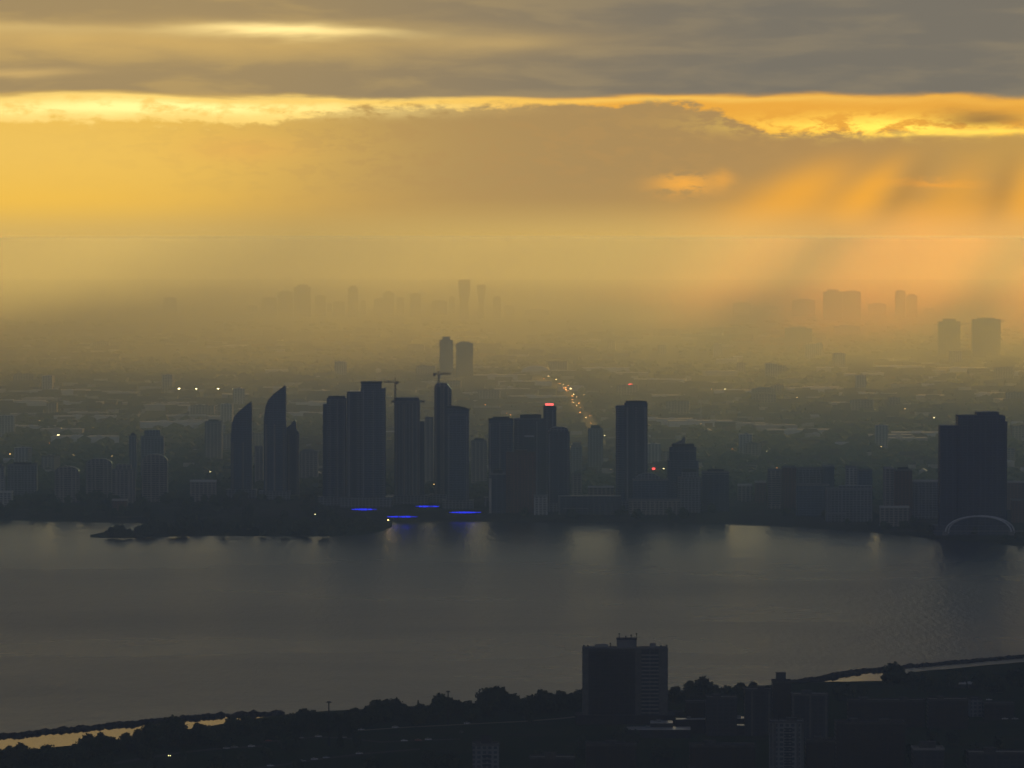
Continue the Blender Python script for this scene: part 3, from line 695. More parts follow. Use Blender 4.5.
mb = MB(); n = 8; mb.prism_xz([(t.U(635)+ (t.U(661)-t.U(635))*(.5-.5*math.cos(math.pi*i/n)), t.h-.2+9.5*math.sin(math.pi*i/n)) for i in range(n, -1, -1)], -t.d/2+3, t.d/2-3); mb.build('curved_roof', M['glass_grey'], t.root)
block('wide low block with balconies in front of the curved roof block', 629, 680, 500, 7180, G['concrete_f'], 20, bays=(636,646,656,666,674), name='low_building', cat='building')
block('grey mid block beside the foot of the tower with the curved fin', 678, 701, 472, 7230, G['glass_grey'], cap='step', pent='d')
t = block('dark flat roofed block with thin pale roof lines right of the fin tower', 702, 729, 472, 7260, G['glass_dark'], pent='d', bays=(708,722))
t.box('roof_line', M['pier'], t.U(702), t.U(729), t.h-3.0, t.h-2.3, -t.d/2-.4, -t.d/2+.1)
block('small lit brown building among trees right of the dark flat roofed block', 738, 752, 485, 7500, G['concrete_f'], name='low_building', cat='building', trim=M['roofpale'])
block('small pinkish building left of the ribbed row', 755, 766, 482, 7480, G['brick_f'], name='low_building', cat='building', trim=M['wallp'])
block('tall ribbed brown block starting the row of blocks at right', 768, 781, 470, 7330, G['concrete_f'], bays=(771,775,779))
block('second ribbed block of the row, narrower and darker', 782, 796, 467, 7350, G['brick_f'], bays=(785,793))
t = block('blue fronted low block with two pale roof bands', 796.5, 829, 485, 7150, G['glass_blue'], 24)
t.box('roof_line', M['pier'], t.U(797), t.U(828), t.h-.8, t.h+.2, -t.d/2-.6, -t.d/2-.3); t.box('lower_band', M['wallg'], t.U(798), t.U(826), t.h-6, t.h-5, -t.d/2-.6, -t.d/2)
block('grey block rising behind the blue fronted low block', 797, 824, 468, 7400, G['glass_grey'], bays=(803,812,820))
block('narrow dark block with one pale edge behind the pale rimmed block', 823, 834, 466, 7380, G['glass_dark'], trim=M['pier'])
t = block('stepped block with a pale roof rim and pale vertical ribs', 826, 872, 489, 7020, G['glass_grey'], 26, trim=M['pier'])
for p in (829, 834.5, 841, 849, 856): t.box('rib', M['pier'], t.U(p)-.5, t.U(p)+.5, 1, t.h-2, -t.d/2-1.0, -t.d/2-.05)
t.box('upper_storeys', M['glass_grey'], t.U(839), t.U(872), t.h+.02, t.H(485.5), -t.d/2+4, t.d/2-3)
t.box('terrace_edge', M['pier'], t.U(825), t.U(846), t.H(513.4), t.H(512.4), -t.d/2-5, -t.d/2-3)
block('pale narrow block with balconies above the pale roof rim', 846, 857, 467, 7300, G['pale_f'])
block('dark blue block right of the pale narrow balcony block', 858, 872, 470, 7250, G['glass_blue'], trim=M['wallg'])
block('brown block with a bright left edge between the rimmed block and the big dark tower', 884, 893.5, 468, 7060, G['concrete_f'], trim=M['wallp'])
block('dark red brick slab right of the brown block with a bright edge', 894, 912, 470, 7080, G['brick_f'], pent='d')
block('low grey block with a pale roof left of the big dark tower', 913, 940, 481, 7100, G['glass_grey'], trim=M['roofpale'], bays=(919,927,935))
block('low pale house at the water below the brown block', 880, 909, 507, 6900, G['concrete_f'], 18, name='low_building', cat='building', trim=M['roofpale'])
block('small red brick building at the right edge behind the big dark tower', 1007, 1030, 482, 7300, G['brick_f'], name='low_building', cat='building', trim=M['wallp'])
block('dim block cut by the right edge below the red brick building', 1012, 1034, 500, 7000, G['brick_f'], name='low_building', cat='building')
# big dark tower at right
t = Tower('condo_tower', 'biggest and darkest tower, standing behind the white arch bridge at right', 'tower', 939.5, 1006, 411.5, 6720, 40)
t.shaft(M['glass_dark'], t.H(415), t.U(957), t.U(1004)); t.box('left_wing', M['glass_dark'], t.U(939.5), t.U(956.9), 0, t.H(425), -t.d/2+3, t.d/2-4)
t.box('right_wing', M['glass_dark'], t.U(1004.1), t.U(1006.2), 0, t.H(421), -t.d/2+4, t.d/2-5)
t.box('upper_storeys', M['glass_dark'], t.U(976), t.U(998), t.H(414.9), t.H(411.6), -t.d/2+4, t.d/2-5); t.box('roof_line', M['wallg'], t.U(958), t.U(975), t.H(425), t.H(424.4), -t.d/2-.5, -t.d/2-.02)
t.bays(M['glass_dark'], [t.U(960), t.U(970), t.U(980), t.U(990), t.U(1001)], t.H(418), 4.0, 1.4); t.podium(M['glass_dark'], 12, 6)
# white arch bridge
def bridge():
    Y = 6500; k = K(Y); cx = xat(978.5, Y); z0 = zat(532.5, Y)
    r = empty('arch_bridge', (cx, Y, z0)); tag(r, 'white twin arch footbridge over the river mouth below the big dark tower', 'bridge')
    hw = 33*k; hh = (532.5-516.2)*k
    for yy, dx in ((-4.5, 0), (4.5, 4.0)):
        mb = MB(); n = 28; P = []
        for i in range(n+1):
            a = math.pi*i/n; P.append((dx - hw*math.cos(a), yy*(1-.6*math.sin(a)), hh*math.sin(a)**.9 if 0 < i < n else -1))
        for a, b in zip(P, P[1:]): mb.bar(a, b, .95, 6)
        mb.build('arch', M['white'], r)
    mb = MB(); mb.box(-hw-14, hw+14, -3, 3, 1.2, 2.0); mb.build('deck', M['concrete'], r)
    mb = MB()
    for i in range(3, 26):
        a = math.pi*i/28; x = -hw*math.cos(a)
        mb.bar((x, -4.5*(1-.6*math.sin(a)), hh*math.sin(a)**.9), (x, -3, 2), .05, 3)
    mb.build('hanger_cables', M['metal'], r)
    for sx in (-1, 1): mb = MB(); mb.box(sx*hw-3, sx*hw+3, -6, 6, -3, 1.15); mb.build('abutment', M['concrete'], r)
bridge()
# pavilions with blue lit roof edges
for (p0, p1, py, lab) in ((351.5,377,509,'blue lit pavilion roof at the left of the four, beneath the broad stepped tower'), (387,418,516.3,'blue lit pavilion standing lowest of the four, at the water edge'),
                          (415.5,439.5,506,'dimmest and smallest blue lit pavilion, set back highest of the four'), (449,481,512,'rightmost and longest blue lit pavilion below the curved roof blue tower')):
    Y = (CAMZ-8)/math.tan(ang(py)); t = Tower('pavilion', lab, 'pavilion', p0, p1, py, Y, 9, 0, 'blue lit pavilions on the shore', 3.0)
    mb = MB(); n = 10; hw = t.w/2
    for i in range(n+1):
        x = -hw+t.w*i/n
        mb.bar((x, -t.d/2, 0), (x, -t.d/2, t.h-.6), .18, 4); mb.bar((x, t.d/2, 0), (x, t.d/2, t.h-.6), .18, 4)
    mb.build('post', M['metal'], t.root)
    mb = MB(); mb.box(-hw, hw, -t.d/2, t.d/2, t.h-.6, t.h); mb.build('roof', M['wallg'], t.root)
    u = -hw
    while u < hw-1:                                   # uneven strips of light along the roof edge
        e = min(hw, u+rnd.uniform(2.5, 6.5)); m_ = max(0.0, 1-((u+e)/2/hw)**2)
        hh = .25+.95*m_*rnd.uniform(.75, 1.0)
        mb = MB(); mb.box(u, e-rnd.uniform(.2, .7), -t.d/2-.4, -t.d/2-.02, t.h-.2-hh, t.h-.2+hh*.8); mb.build('light_strip', M['l_blue'] if rnd.random() < .25+.6*m_ else M['l_blue_dim'], t.root)
        u = e

# ------------------------------------------------------------------ towers far inland
def far(label, px0, px1, ytop, Y, m_='glass_grey', shape=None, deep=28, group=None, zb=None):
    if Y > 18500: Y *= 1.04
    t = Tower('far_tower', label, 'tower', px0, px1, ytop, Y, deep, 0, group, zb)
    if shape == 'waist':
        a = [(px0+1.5,None),(px1-1.5,None),(px1-2.2,303),(px1-.6,292),(px1,ytop+1),(px1-1,ytop),(px0+1,ytop),(px0,ytop+1),(px0+.8,292),(px0+2.2,303)]
        t.prof('shaft', M[m_], a)
    elif shape == 'step':
        t.shaft(M[m_], t.h*.93); t.box('upper_storeys', M[m_], -t.w*.28, t.w*.3, t.h*.93+.01, t.h, -t.d/2+3, t.d/2-3)
    else: t.shaft(M[m_])
    t.pent(M['concrete'], None, None, 3.0) if shape is None else None
    return t
far('taller of the hazy twin towers in front of the far skyline', 439.5, 453, 336.5, 12200, 'glass_blue', 'step')
far('shorter broad hazy twin tower with flat top', 456, 473, 343, 12250, 'glass_blue')
far('dim broad block far behind the tower with the curved fin', 752, 775, 387, 10800, 'glass_grey', 'step')
far('tallest curved tower of the far skyline, slightly waisted', 458, 470.5, 279.5, 19500, 'glass_grey', 'waist', 40)
far('second curved tower of the far skyline, right of the tallest', 476.5, 486, 284.5, 19600, 'glass_grey', 'waist', 40)
far('slim faint tower at the right end of the far skyline', 493, 501, 297, 19700)
far('faint slim spire tower standing alone in the middle of the far skyline', 348, 358, 285.5, 19800, 'glass_grey', 'step')
far('faint broad stepped tower at the peak of the left skyline cluster', 294, 311, 284.5, 20000, 'glass_grey', 'step')
far('faint wide slab at the left of the skyline cluster', 262, 277, 298, 20200)
far('faint slab second from the left in the skyline cluster', 278, 293, 292, 20300)
far('faint low slab right of the skyline peak', 315, 326, 296, 20100)
far('faint short block between skyline peak and slim spire tower', 333, 345, 302, 20000)
far('faint broad low block left of the skyline pair', 374, 385, 299, 20200)
far('faint slab with a stepped top in the skyline middle', 383, 394, 291, 20000, 'glass_grey', 'step')
far('faint square block left of the tallest curved tower', 410, 421, 294, 19900)
far('faint broad low block beneath the tallest curved tower', 432, 447, 301, 20400)
far('lone faint tower at the far left of the skyline', 164, 177, 298, 20500)
far('very faint low block near the lone faint tower', 1, 14, 319, 19500)
far('broad stepped hazy slab block below the orange rays', 823, 842, 289.5, 19000, 'glass_dark', 'step')
far('hazy slab block joined at the right of the broad stepped one', 842.6, 860.5, 291.5, 19050, 'glass_dark')
far('narrow left tower of the hazy pair right of the broad stepped block', 895, 905, 291, 19500, 'glass_dark')
far('slanted right block of the hazy pair right of the broad stepped block', 906, 917, 294, 19600, 'glass_dark', 'step')
far('low hazy block left of the broad stepped block', 792, 815, 300, 19800)
far('long low hazy slab in front of the broad stepped block', 785, 812, 328, 15500, 'glass_dark')
far('small hazy block under the orange rays', 733, 751, 303, 20500)
far('left one of the two square dark blocks on the horizon at right', 938, 960, 318.5, 14200, 'glass_dark', 'step', 40)
far('right and wider one of the two square dark blocks on the horizon', 972, 1000, 319, 14100, 'glass_dark', None, 40)
far('low hazy slab left of the two square dark blocks', 834, 860, 326, 17000)
for lab, a, b, y_ in (('faintest low block left of the wide slab in the skyline cluster',247,258,306),('thin faint tower squeezed before the skyline peak',289,293.5,295),('tiny faint block just right of the skyline peak',327,332,303),('faint thin tower right of the slim spire tower',361,366,300),
                      ('faint narrow tower between the stepped slab and the square block',397,404,298),('faint thin tower just left of the tallest curved tower',449,455,296),('faint low block right of the slim end tower',504,514,306),('faint long low block far right of the slim end tower',525,549,310),
                      ('small faint block in the orange glow left of the low hazy block',764,778,306),('low faint slab between the broad stepped block and the hazy pair',868,886,304),('low faint block right of the hazy pair',924,934,308)):
    far(lab, a, b, y_, 20400+rnd.uniform(-500, 600), 'glass_grey', rnd.choice((None, 'step')))
# white domed roof hall
Y = 12600; r = empty('domed_hall', (xat(536, Y), Y, zat(371.5, Y))); tag(r, 'pale hall with a low white domed roof, far behind the red sign', 'hall')
mb = MB(); k = K(Y); n = 12; mb.prism_xz([(14*k*math.cos(math.pi*i/n), 5.5*k*math.sin(math.pi*i/n)**.8+.5) for i in range(n+1)], -25, 25); mb.build('dome_roof', M['white'], r)
mb = MB(); mb.box(-15*k, 15*k, -28, 28, -6, .6); mb.build('wall', M['wallp'], r)

# ------------------------------------------------------------------ trees
def tree_proto(name, label, group, h, w, seed, lv, leaves=760, lobes=11, base=.18, lf=1.15):
    rn = random.Random(seed)
    r = empty(name, (0, 0, -500)); tag(r, label, 'tree', group)
    mb = MB(); mb.cyl(0, 0, -1, h*.45, h*.030, h*.018, 7)
    for i in range(4):
        a = rn.uniform(0, 6.28); mb.bar((0,0,h*(.22+.06*i)), (math.cos(a)*w*.3, math.sin(a)*w*.3, h*(.5+.08*i)), h*.010, 4)
    trunk = mb.build('trunk', M['bark'], r)
    mb = MB(); L = []
    for i in range(lobes):
        t_ = (i+.5)/lobes; a = i*2.4+rn.uniform(-.4,.4); z = h*(base+ (1-base)*(.12+.78*t_)); q = w*.5*(math.sin(math.pi*min(1, .18+.80*t_))**.8)
        rr = w*rn.uniform(.17,.27)*(1.15-.45*t_); d = q*.62*rn.uniform(.5,1.1) if i < lobes-1 else 0
        c = (math.cos(a)*d, math.sin(a)*d, min(z, h-rr*.8)); L.append((c, rr)); mb.blob(c, rr, 1, 1, .85, .28, 2, 0, rn)
    mb.blob((0,0,h*(base+.38)), w*.26, 1, 1, 1.25, .2, 2, 0, rn)
    for i in range(leaves):
        c, rr = rn.choice(L); d = Vector((rn.gauss(0,1), rn.gauss(0,1), rn.gauss(0,1))).normalized()*rr*rn.uniform(.9,1.6)
        mb.leaf((c[0]+d.x, c[1]+d.y, max(h*.12, c[2]+d.z*.85)), lf*rn.uniform(.6,1.3), rn)
    crown = mb.build('crown', lv, r)
    return r, [trunk, crown], h
def conifer_proto(name, label, group, h, w, seed, lv):
    rn = random.Random(seed); r = empty(name, (0,0,-500)); tag(r, label, 'tree', group)
    mb = MB(); mb.cyl(0,0,-1,h*.3,h*.02,h*.016,6); trunk = mb.build('trunk', M['bark'], r)
    mb = MB(); mb.cyl(0,0,h*.12,h,w*.34,.1,9)
    for i in range(420):
        t_ = rn.random()**.8; a = rn.uniform(0,6.28); q = w*.5*(1-t_)*rn.uniform(.55,1.1); mb.leaf((math.cos(a)*q, math.sin(a)*q, h*(.1+.9*t_)-q*.2), .8, rn)
    crown = mb.build('crown', lv, r); return r, [trunk, crown], h
NG = 'trees on the near shore'; FG = 'trees along the far shore'
near = [tree_proto('broadleaf_tree', '', NG, 15, 14, 11, M['leafd']), tree_proto('broadleaf_tree', '', NG, 17, 13, 12, M['leafd']), tree_proto('broadleaf_tree', '', NG, 13, 15, 13, M['leafd']),
        tree_proto('broadleaf_tree', '', NG, 18, 11, 14, M['leafd'], 480, 11), tree_proto('broadleaf_tree', '', NG, 14, 17, 15, M['leafd'], 520, 12)]
conif = conifer_proto('conifer_tree', '', NG, 16, 6, 16, M['leafd'])
farp = [tree_proto('broadleaf_tree', '', FG, 12, 12, 21, M['leaf'], 160, 7, .2, 1.1), tree_proto('broadleaf_tree', '', FG, 14, 12, 22, M['leaf'], 160, 8, .2, 1.1), tree_proto('broadleaf_tree', '', FG, 10, 13, 23, M['leafd'], 160, 7, .15, 1.1)]
used = set()
def plant(proto, loc, label, group, rz=None, sc=1.0):
    r, parts, h = proto
    rz = rnd.uniform(0, 6.28) if rz is None else rz
    if r.name not in used:
        used.add(r.name); r.location = loc; r.rotation_euler = (0,0,rz); r.scale = (sc,)*3; o = r
    else: o = copy_tree(r, parts, loc, rz, sc)
    o['label'] = label; o['group'] = group
    return o
def plant_px(px, ytop, ybase, z, label, group, protos, k=None):
    p = at(px, ybase, z); want = (ybase-ytop)*K(p.y); pr = protos[k % len(protos)] if k is not None else rnd.choice(protos)
    return plant(pr, (p.x, p.y, z-.3), label, group, None, want/pr[2])

# the row of crowns seen against the water: (px, top)
SKYLINE = [(-4,752),(8,746),(20,744),(33,747),(47,745),(62,752),(74,744),(88,735),(100,731),(112,738),(126,733),(138,729),(150,724),(163,720),(172,718),(186,729),(197,723),(207,727),(220,730),(233,717),(246,716),(256,722),
           (268,720),(281,717),(292,714),(303,709),(313,710),(322,714),(334,711),(347,715),(355,708),(367,706),(377,701),(386,698),(394,699),(403,704),(412,708),(421,705),(433,702),(441,695),(450,698),(459,701),(468,702),(479,700),
           (487,689),(496,687),(505,694),(514,695),(523,703),(530,696),(541,690),(550,693),(560,692),(571,692),(580,690)]
for i, (px, ty) in enumerate(SKYLINE):
    yb = lerp_tab(NEAR_SHORE, px) + 4 + rnd.uniform(0, 6); yb = max(yb, ty+16)
    lab = ('dark round tree in the row against the golden strip of water at lower left' if px < 270 else
           'dark tree in the shore row between the golden strip and the high mast lamp' if px < 330 else
           'dark tree in the shore row between the high mast lamp and the big near tower')
    plant_px(px, ty, yb, 4, lab, 'trees of the near shore row', near, i)
    plant_px(px+rnd.uniform(3,8), ty+rnd.uniform(2,6), yb+rnd.uniform(1,5), 4, lab, 'trees of the near shore row', near, i+2)
for i, (px, ty) in enumerate([(676,687),(690,681),(703,678),(716,684),(728,687),(741,683),(753,682),(845,684),(862,685),(893,664),(899,667),(912,672),(925,675),(937,676),(955,671),(962,670),(980,672),(996,676),(1012,668),(1022,670)]):
    yb = max(ty+17, lerp_tab(NEAR_SHORE, px)+6)
    lab = 'dark tree on the near shore between the big near tower and the orange bay' if px < 800 else ('tall dark tree standing at the right end of the orange bay' if px in (893,) else 'dark tree on the near shore right of the orange bay')
    plant_px(px, ty, yb, 4, lab, 'trees of the near shore row', near, i)
# trees inside the park and between the near buildings
for i in range(64):
    px = rnd.uniform(-10, 600) if i < 40 else rnd.uniform(600, 1034)
    yb = rnd.uniform(740, 792) if i >= 40 else rnd.uniform(max(lerp_tab(NEAR_SHORE, px)+14, 748), 796)
    if i < 14: px = rnd.uniform(-10, 235); yb = rnd.uniform(max(lerp_tab(NEAR_SHORE, px)+10, 742), 790)
    if 455 < px < 510 and yb > 748: continue
    if 760 < px < 810 and yb > 740: continue
    if 590 < px < 600: continue
    lab = 'dark park tree below the shore row at lower left' if px < 235 else ('dark tree in the black park area left of the big near tower' if px < 590 else 'dark street tree among the near roofs at lower right')
    plant_px(px, yb-rnd.uniform(13, 20), yb, 4, lab, 'trees in the near park and streets', near)
for px, ty, yb, lab in ((395,703,716,'small pointed conifer in the near shore row'), (418,700,716,'narrow conifer rising beside the bright gap in the shore row'), (340,727,748,'lone conifer on the dark lawn right of the high mast lamp'), (280,729,741,'small lone conifer on the pale path across the park')):
    plant_px(px, ty, yb, 4, lab, 'conifers in the near park', [conif])
# far shore
def fz(px, ybase):
    z = 3.0
    for _ in range(4):
        p = at(px, ybase, z); z = land_z(p.x, p.y)
    return z
for i in range(48):
    px = rnd.uniform(-5, 232); yb = rnd.uniform(500, 518)
    plant_px(px, yb-rnd.uniform(8, 12), yb, fz(px, yb), 'bushy dark tree on the wooded far shore left of the sail towers', 'trees along the far shore', farp)
for i in range(26):
    px = rnd.uniform(232, 560); yb = rnd.uniform(503, 519)
    if 343 < px < 486: yb = rnd.uniform(494, 501) - (2 if 410 < px < 444 else 0)
    plant_px(px, yb-rnd.uniform(7, 11), yb, fz(px, yb), 'dark tree at the feet of the tall far towers', 'trees along the far shore', farp)
for i in range(34):
    px = rnd.uniform(560, 940); yb = lerp_tab(FAR_SHORE, px) - rnd.uniform(2, 12)
    plant_px(px, yb-rnd.uniform(6, 10), yb, fz(px, yb), 'small dark tree on the far waterfront right of the domed tower', 'trees along the far shore', farp)
for i in range(10):
    px = rnd.uniform(868, 1030); yb = lerp_tab(FAR_SHORE, px) - rnd.uniform(1, 6)
    plant_px(px, yb-rnd.uniform(6, 9), yb, 3, 'dark waterside tree by the white arch bridge', 'trees along the far shore', farp)
# wooded headland
def headland():
    up = [(90,536),(104,533),(128,531.5),(140,530),(160,524),(200,521),(392,521)]
    dn = [(90,537),(104,538.5),(130,538.8),(160,538),(215,537),(300,538),(345,537.5),(368,535),(384,531.5),(392,527),(392,521)]
    mb = MB(); n = 90
    for i in range(n+1):
        px = 90+302*i/n; a, b = lerp_tab(up, px), lerp_tab(dn, px); b = max(b, a+.3)+.25*noise.noise(Vector((px*.2, 1, 1)))
        for j, (t_, z) in enumerate(((1,-1.0),(.85,1.0),(.5,2.2),(.1,1.6),(0,-1.0))):
            p = at(px, a+(b-a)*t_, 0); mb.v.append((p.x, p.y, z))
    for i in range(n):
        for j in range(4): mb.f.append((i*5+j, (i+1)*5+j, (i+1)*5+j+1, i*5+j+1)); mb.mi.append(0)
    tag(mb.build('headland_ground', M['park'], smooth=True), 'low wooded headland reaching into the lake', None, None, 'structure')
    for i in range(62):
        px = 150+234*rnd.random(); a, b = lerp_tab(up, px), lerp_tab(dn, px); yb = a+(b-a)*rnd.uniform(.15,.97)-.5
        if 345 < px: yb = max(yb, 522.5)
        plant_px(px, yb-rnd.uniform(7, 12), yb, 1.8, 'dense dark tree on the wooded headland in front of the sail towers', 'trees on the headland', farp)
    for px, ty, yb in ((111,527,537),(117,524.5,537),(120,525,537.5),(124,528,537.5),(129,528.5,537)):
        plant_px(px, ty, yb, 1.2, 'dark tree in the small clump on the outer tip of the headland', 'trees on the headland', farp)
    for px, ty, yb in ((138,526,536),(143,524,536),(147,525,537)):
        plant_px(px, ty, yb, 1.2, 'dark tree just inland of the clump on the headland tip', 'trees on the headland', farp)
headland()

AV = [(602,446),(594,431),(587,420),(580,410),(574,401),(568,392),(558,387),(545,382),(536,377)]
def near_av(px, py, m_=9):
    for (x0,y0),(x1,y1) in zip(AV, AV[1:]):
        for t_ in (0,.5,1):
            if abs(px-(x0+(x1-x0)*t_)) < m_ and -4 < py-(y0+(y1-y0)*t_) < 9: return True
    return False
# ------------------------------------------------------------------ the hazy suburb: woods as one mass, roofs
def woodland():
    mb = MB(); rn = random.Random(5)
    base = bmesh.new(); bmesh.ops.create_icosphere(base, subdivisions=1, radius=1.0)
    bv = [v.co.copy() for v in base.verts]; bf = [tuple(v.index for v in f.verts) for f in base.faces]; base.free()
    cnt = 0
    while cnt < 6500:
        t_ = rn.random(); py = 322 + (505-322)*t_**.85; px = rn.uniform(-220, 1244)
        if py > 499: continue
        z = 40
        for _ in range(3):
            Y = (CAMZ-z)/math.tan(ang(py)); x = xat(px, Y); z = land_z(x, Y)
        if Y < 7250 or Y > 26000: continue
        dn = noise.noise(Vector((x*.0011, Y*.0005, 2))) + .5*noise.noise(Vector((x*.004, Y*.0016, 5)))
        dn += .55*math.exp(-((py-445)/22)**2)*(1 if px > 690 else .1) + .5*math.exp(-((py-370)/16)**2)*(1 if px < 430 else -.1) + .35*(py > 470)
        if near_av(px, py): continue
        if dn < rn.uniform(-.15, .35): continue
        r = rn.uniform(5, 9)*(1+(Y-7000)/9000); b = len(mb.v); hz_ = rn.uniform(.7,1.1)*min(r, 11); sy = rn.uniform(1,2.2)
        for v in bv:
            q = 1+rn.uniform(-.3,.3); mb.v.append((x+v.x*r*q*1.3, Y+v.y*r*q*sy, z+2+max(-.3, v.z)*hz_*q))
        for f in bf: mb.f.append(tuple(b+i for i in f)); mb.mi.append(0)
        cnt += 1
    tag(mb.build('woodland', M['leaf']), 'dark tree cover spread through the hazy suburb', None, None, 'stuff')
woodland()
def lowrise(kind, w, d, h, wall, roof, style):
    mb = MB()
    if style == 'flat':
        mb.box(-w/2, w/2, -d/2, d/2, -4, h, 0); mb.box(-w/2-.4, w/2+.4, -d/2-.4, d/2+.4, h+.01, h+.9, 1)
        mb.box(-w*.2, -w*.05, -d*.1, d*.15, h+.91, h+2.6, 0); mb.box(w*.15, w*.24, -d*.2, 0, h+.91, h+2.2, 0)
    elif style == 'saw':
        n = 5
        mb.box(-w/2, w/2, -d/2, d/2, -4, h, 0)
        for i in range(n): x0 = -w/2+w*i/n; x1 = x0+w/n*.98; mb.prism_xz([(x0, h+.01), (x1, h+.01), (x1, h+3.2)], -d/2, d/2, 1)
    else:
        mb.box(-w/2, w/2, -d/2, d/2, -4, h, 0); e = 1.0; q = min(w, d)*.33
        mb.add([(-w/2-e,-d/2-e,h+.01),(w/2+e,-d/2-e,h+.01),(w/2+e,d/2+e,h+.01),(-w/2-e,d/2+e,h+.01),(-w/2-e,0,h+q),(w/2+e,0,h+q)], [(0,1,5,4),(2,3,4,5),(0,4,3),(1,2,5),(3,2,1,0)], 1)
    o = mb.build(kind, [M[wall], M[roof]]); return o
VAR = [('warehouse', lowrise('warehouse',70,50,10,'wallp','roofpale','flat')), ('warehouse', lowrise('warehouse',110,60,9,'white','roofpale','flat')), ('warehouse', lowrise('warehouse',60,40,9,'wallg','dark','saw')),
       ('apartment_block', lowrise('apartment_block',42,18,24,'concrete_f','dark','flat')), ('apartment_block', lowrise('apartment_block',26,20,36,'pale_f','roofpale','flat')),
       ('house', lowrise('house',13,10,6,'wallr','dark','gable')), ('house', lowrise('house',15,11,6,'wallp','dark','gable')), ('house', lowrise('house',24,11,7,'wallp','roofpale','gable'))]
started = set()
ZN = {'warehouse': 'warehouse', 'apartment_block': 'apartment block', 'house': 'house'}
def put(v, x, Y, rz, lab, grp):
    nm, o = VAR[v]
    c = o if v not in started else o.copy()
    if v in started: col.objects.link(c)
    started.add(v)
    c.location = (x, Y, land_z(x, Y)); c.rotation_euler = (0,0,rz); tag(c, lab, ZN[nm], grp)
def zone_label(nm, px, py):
    look = {'warehouse': 'pale low warehouse', 'apartment_block': 'small hazy apartment block', 'house': 'tiny house'}[nm]
    side = 'left of the twin far towers' if px < 435 else ('around the lamp lit avenue' if px < 640 else 'right of the lamp lit avenue' if px < 880 else 'below the square horizon blocks')
    dep = 'in deep haze' if py < 372 else 'in mid suburb' if py < 425 else 'behind the shore towers'
    return f'{look} {dep}, {side}'
# pale industrial roofs one can pick out
for i, (px, py, v) in enumerate([(16,406,1),(42,404,0),(72,407,1),(85,420,1),(30,418,0),(142,408,0),(115,424,2),(172,426,1),(186,420,0),(196,425,0),(178,408,0),(208,410,1),(228,421,0),(62,434,0),(86,441,1),(300,407,1),(312,417,1),(240,413,1),
                                  (500,380,1),(525,386,1),(560,376,0),(585,391,1),(605,372,1),(632,378,0),(660,384,1),(690,387,1),(720,376,0),(742,395,1),(655,400,1),(700,425,1),(745,428,0),(660,423,1),(815,393,1),(832,372,0),(870,378,1),(900,370,1),(930,375,0),(962,372,1),(1000,376,1),(905,443,0),(890,440,0),(925,437,1),
                                  (483,372,0),(512,394,0),(538,401,1),(480,398,0),(775,430,0),(800,434,1),(848,408,0),(990,398,1),(868,398,1),(60,395,1),(120,398,0),(20,430,1)]):
    z = 40
    for _ in range(3):
        Y = (CAMZ-z)/math.tan(ang(py)); x = xat(px, Y); z = land_z(x, Y)
    put(v, x, Y, rnd.uniform(-.15,.15), zone_label(VAR[v][0], px, py), 'low buildings of the hazy suburb')
n = 0
while n < 235:
    py = 345+150*rnd.random()**.8; px = rnd.uniform(-15, 1040)
    if py > 478 : continue
    z = 40
    for _ in range(3):
        Y = (CAMZ-z)/math.tan(ang(py)); x = xat(px, Y); z = land_z(x, Y)
    if noise.noise(Vector((x*.0011, Y*.0005, 2))) > .3 or near_av(px, py, 14): continue
    v = rnd.choice((0,2,2,3,3,4,5,6,7,7,6) if py < 420 else (3,4,5,5,6,6,7,7))
    put(v, x, Y, rnd.choice((.0,1.57))+rnd.uniform(-.2,.2), zone_label(VAR[v][0], px, py), 'low buildings of the hazy suburb'); n += 1
def roofs():
    mb = MB(); rn = random.Random(17)
    for i in range(3800):
        py = 330+148*rn.random()**.75; px = rn.uniform(-200, 1220); z = 40
        for _ in range(2):
            Y = (CAMZ-z)/math.tan(ang(py)); x = xat(px, Y); z = land_z(x, Y)
        if noise.noise(Vector((x*.0011, Y*.0005, 2))) > .12: continue
        if near_av(px, py): continue
        if py > 430 and px > 690 and px < 940: 
            if rn.random() < .8: continue
        s_ = 1+(Y-7000)/6000; w = rn.uniform(6,14)*s_; d = rn.uniform(5,9)*s_; h = rn.uniform(4,8); a = rn.uniform(-.2,.2)
        c, s2 = math.cos(a), math.sin(a); k = rn.choice((0,0,1,2,2))
        def q(u, v_, zz): return (x+u*c-v_*s2, Y+u*s2+v_*c, z+zz)
        mb.add([q(-w,-d,-3),q(w,-d,-3),q(w,d,-3),q(-w,d,-3),q(-w,-d,h),q(w,-d,h),q(w,d,h),q(-w,d,h)], [(0,1,5,4),(1,2,6,5),(2,3,7,6),(3,0,4,7)], k)
        mb.add([q(-w-1,-d-1,h),q(w+1,-d-1,h),q(w+1,d+1,h),q(-w-1,d+1,h),q(-w-1,0,h+d*.5),q(w+1,0,h+d*.5)], [(0,1,5,4),(2,3,4,5),(0,4,3),(1,2,5)], 3)
    tag(mb.build('suburb_roofs', [M['wallp'], M['wallr'], M['wallg'], M['dark']]), 'countless tiny house roofs of the hazy suburb', None, None, 'stuff')
roofs()
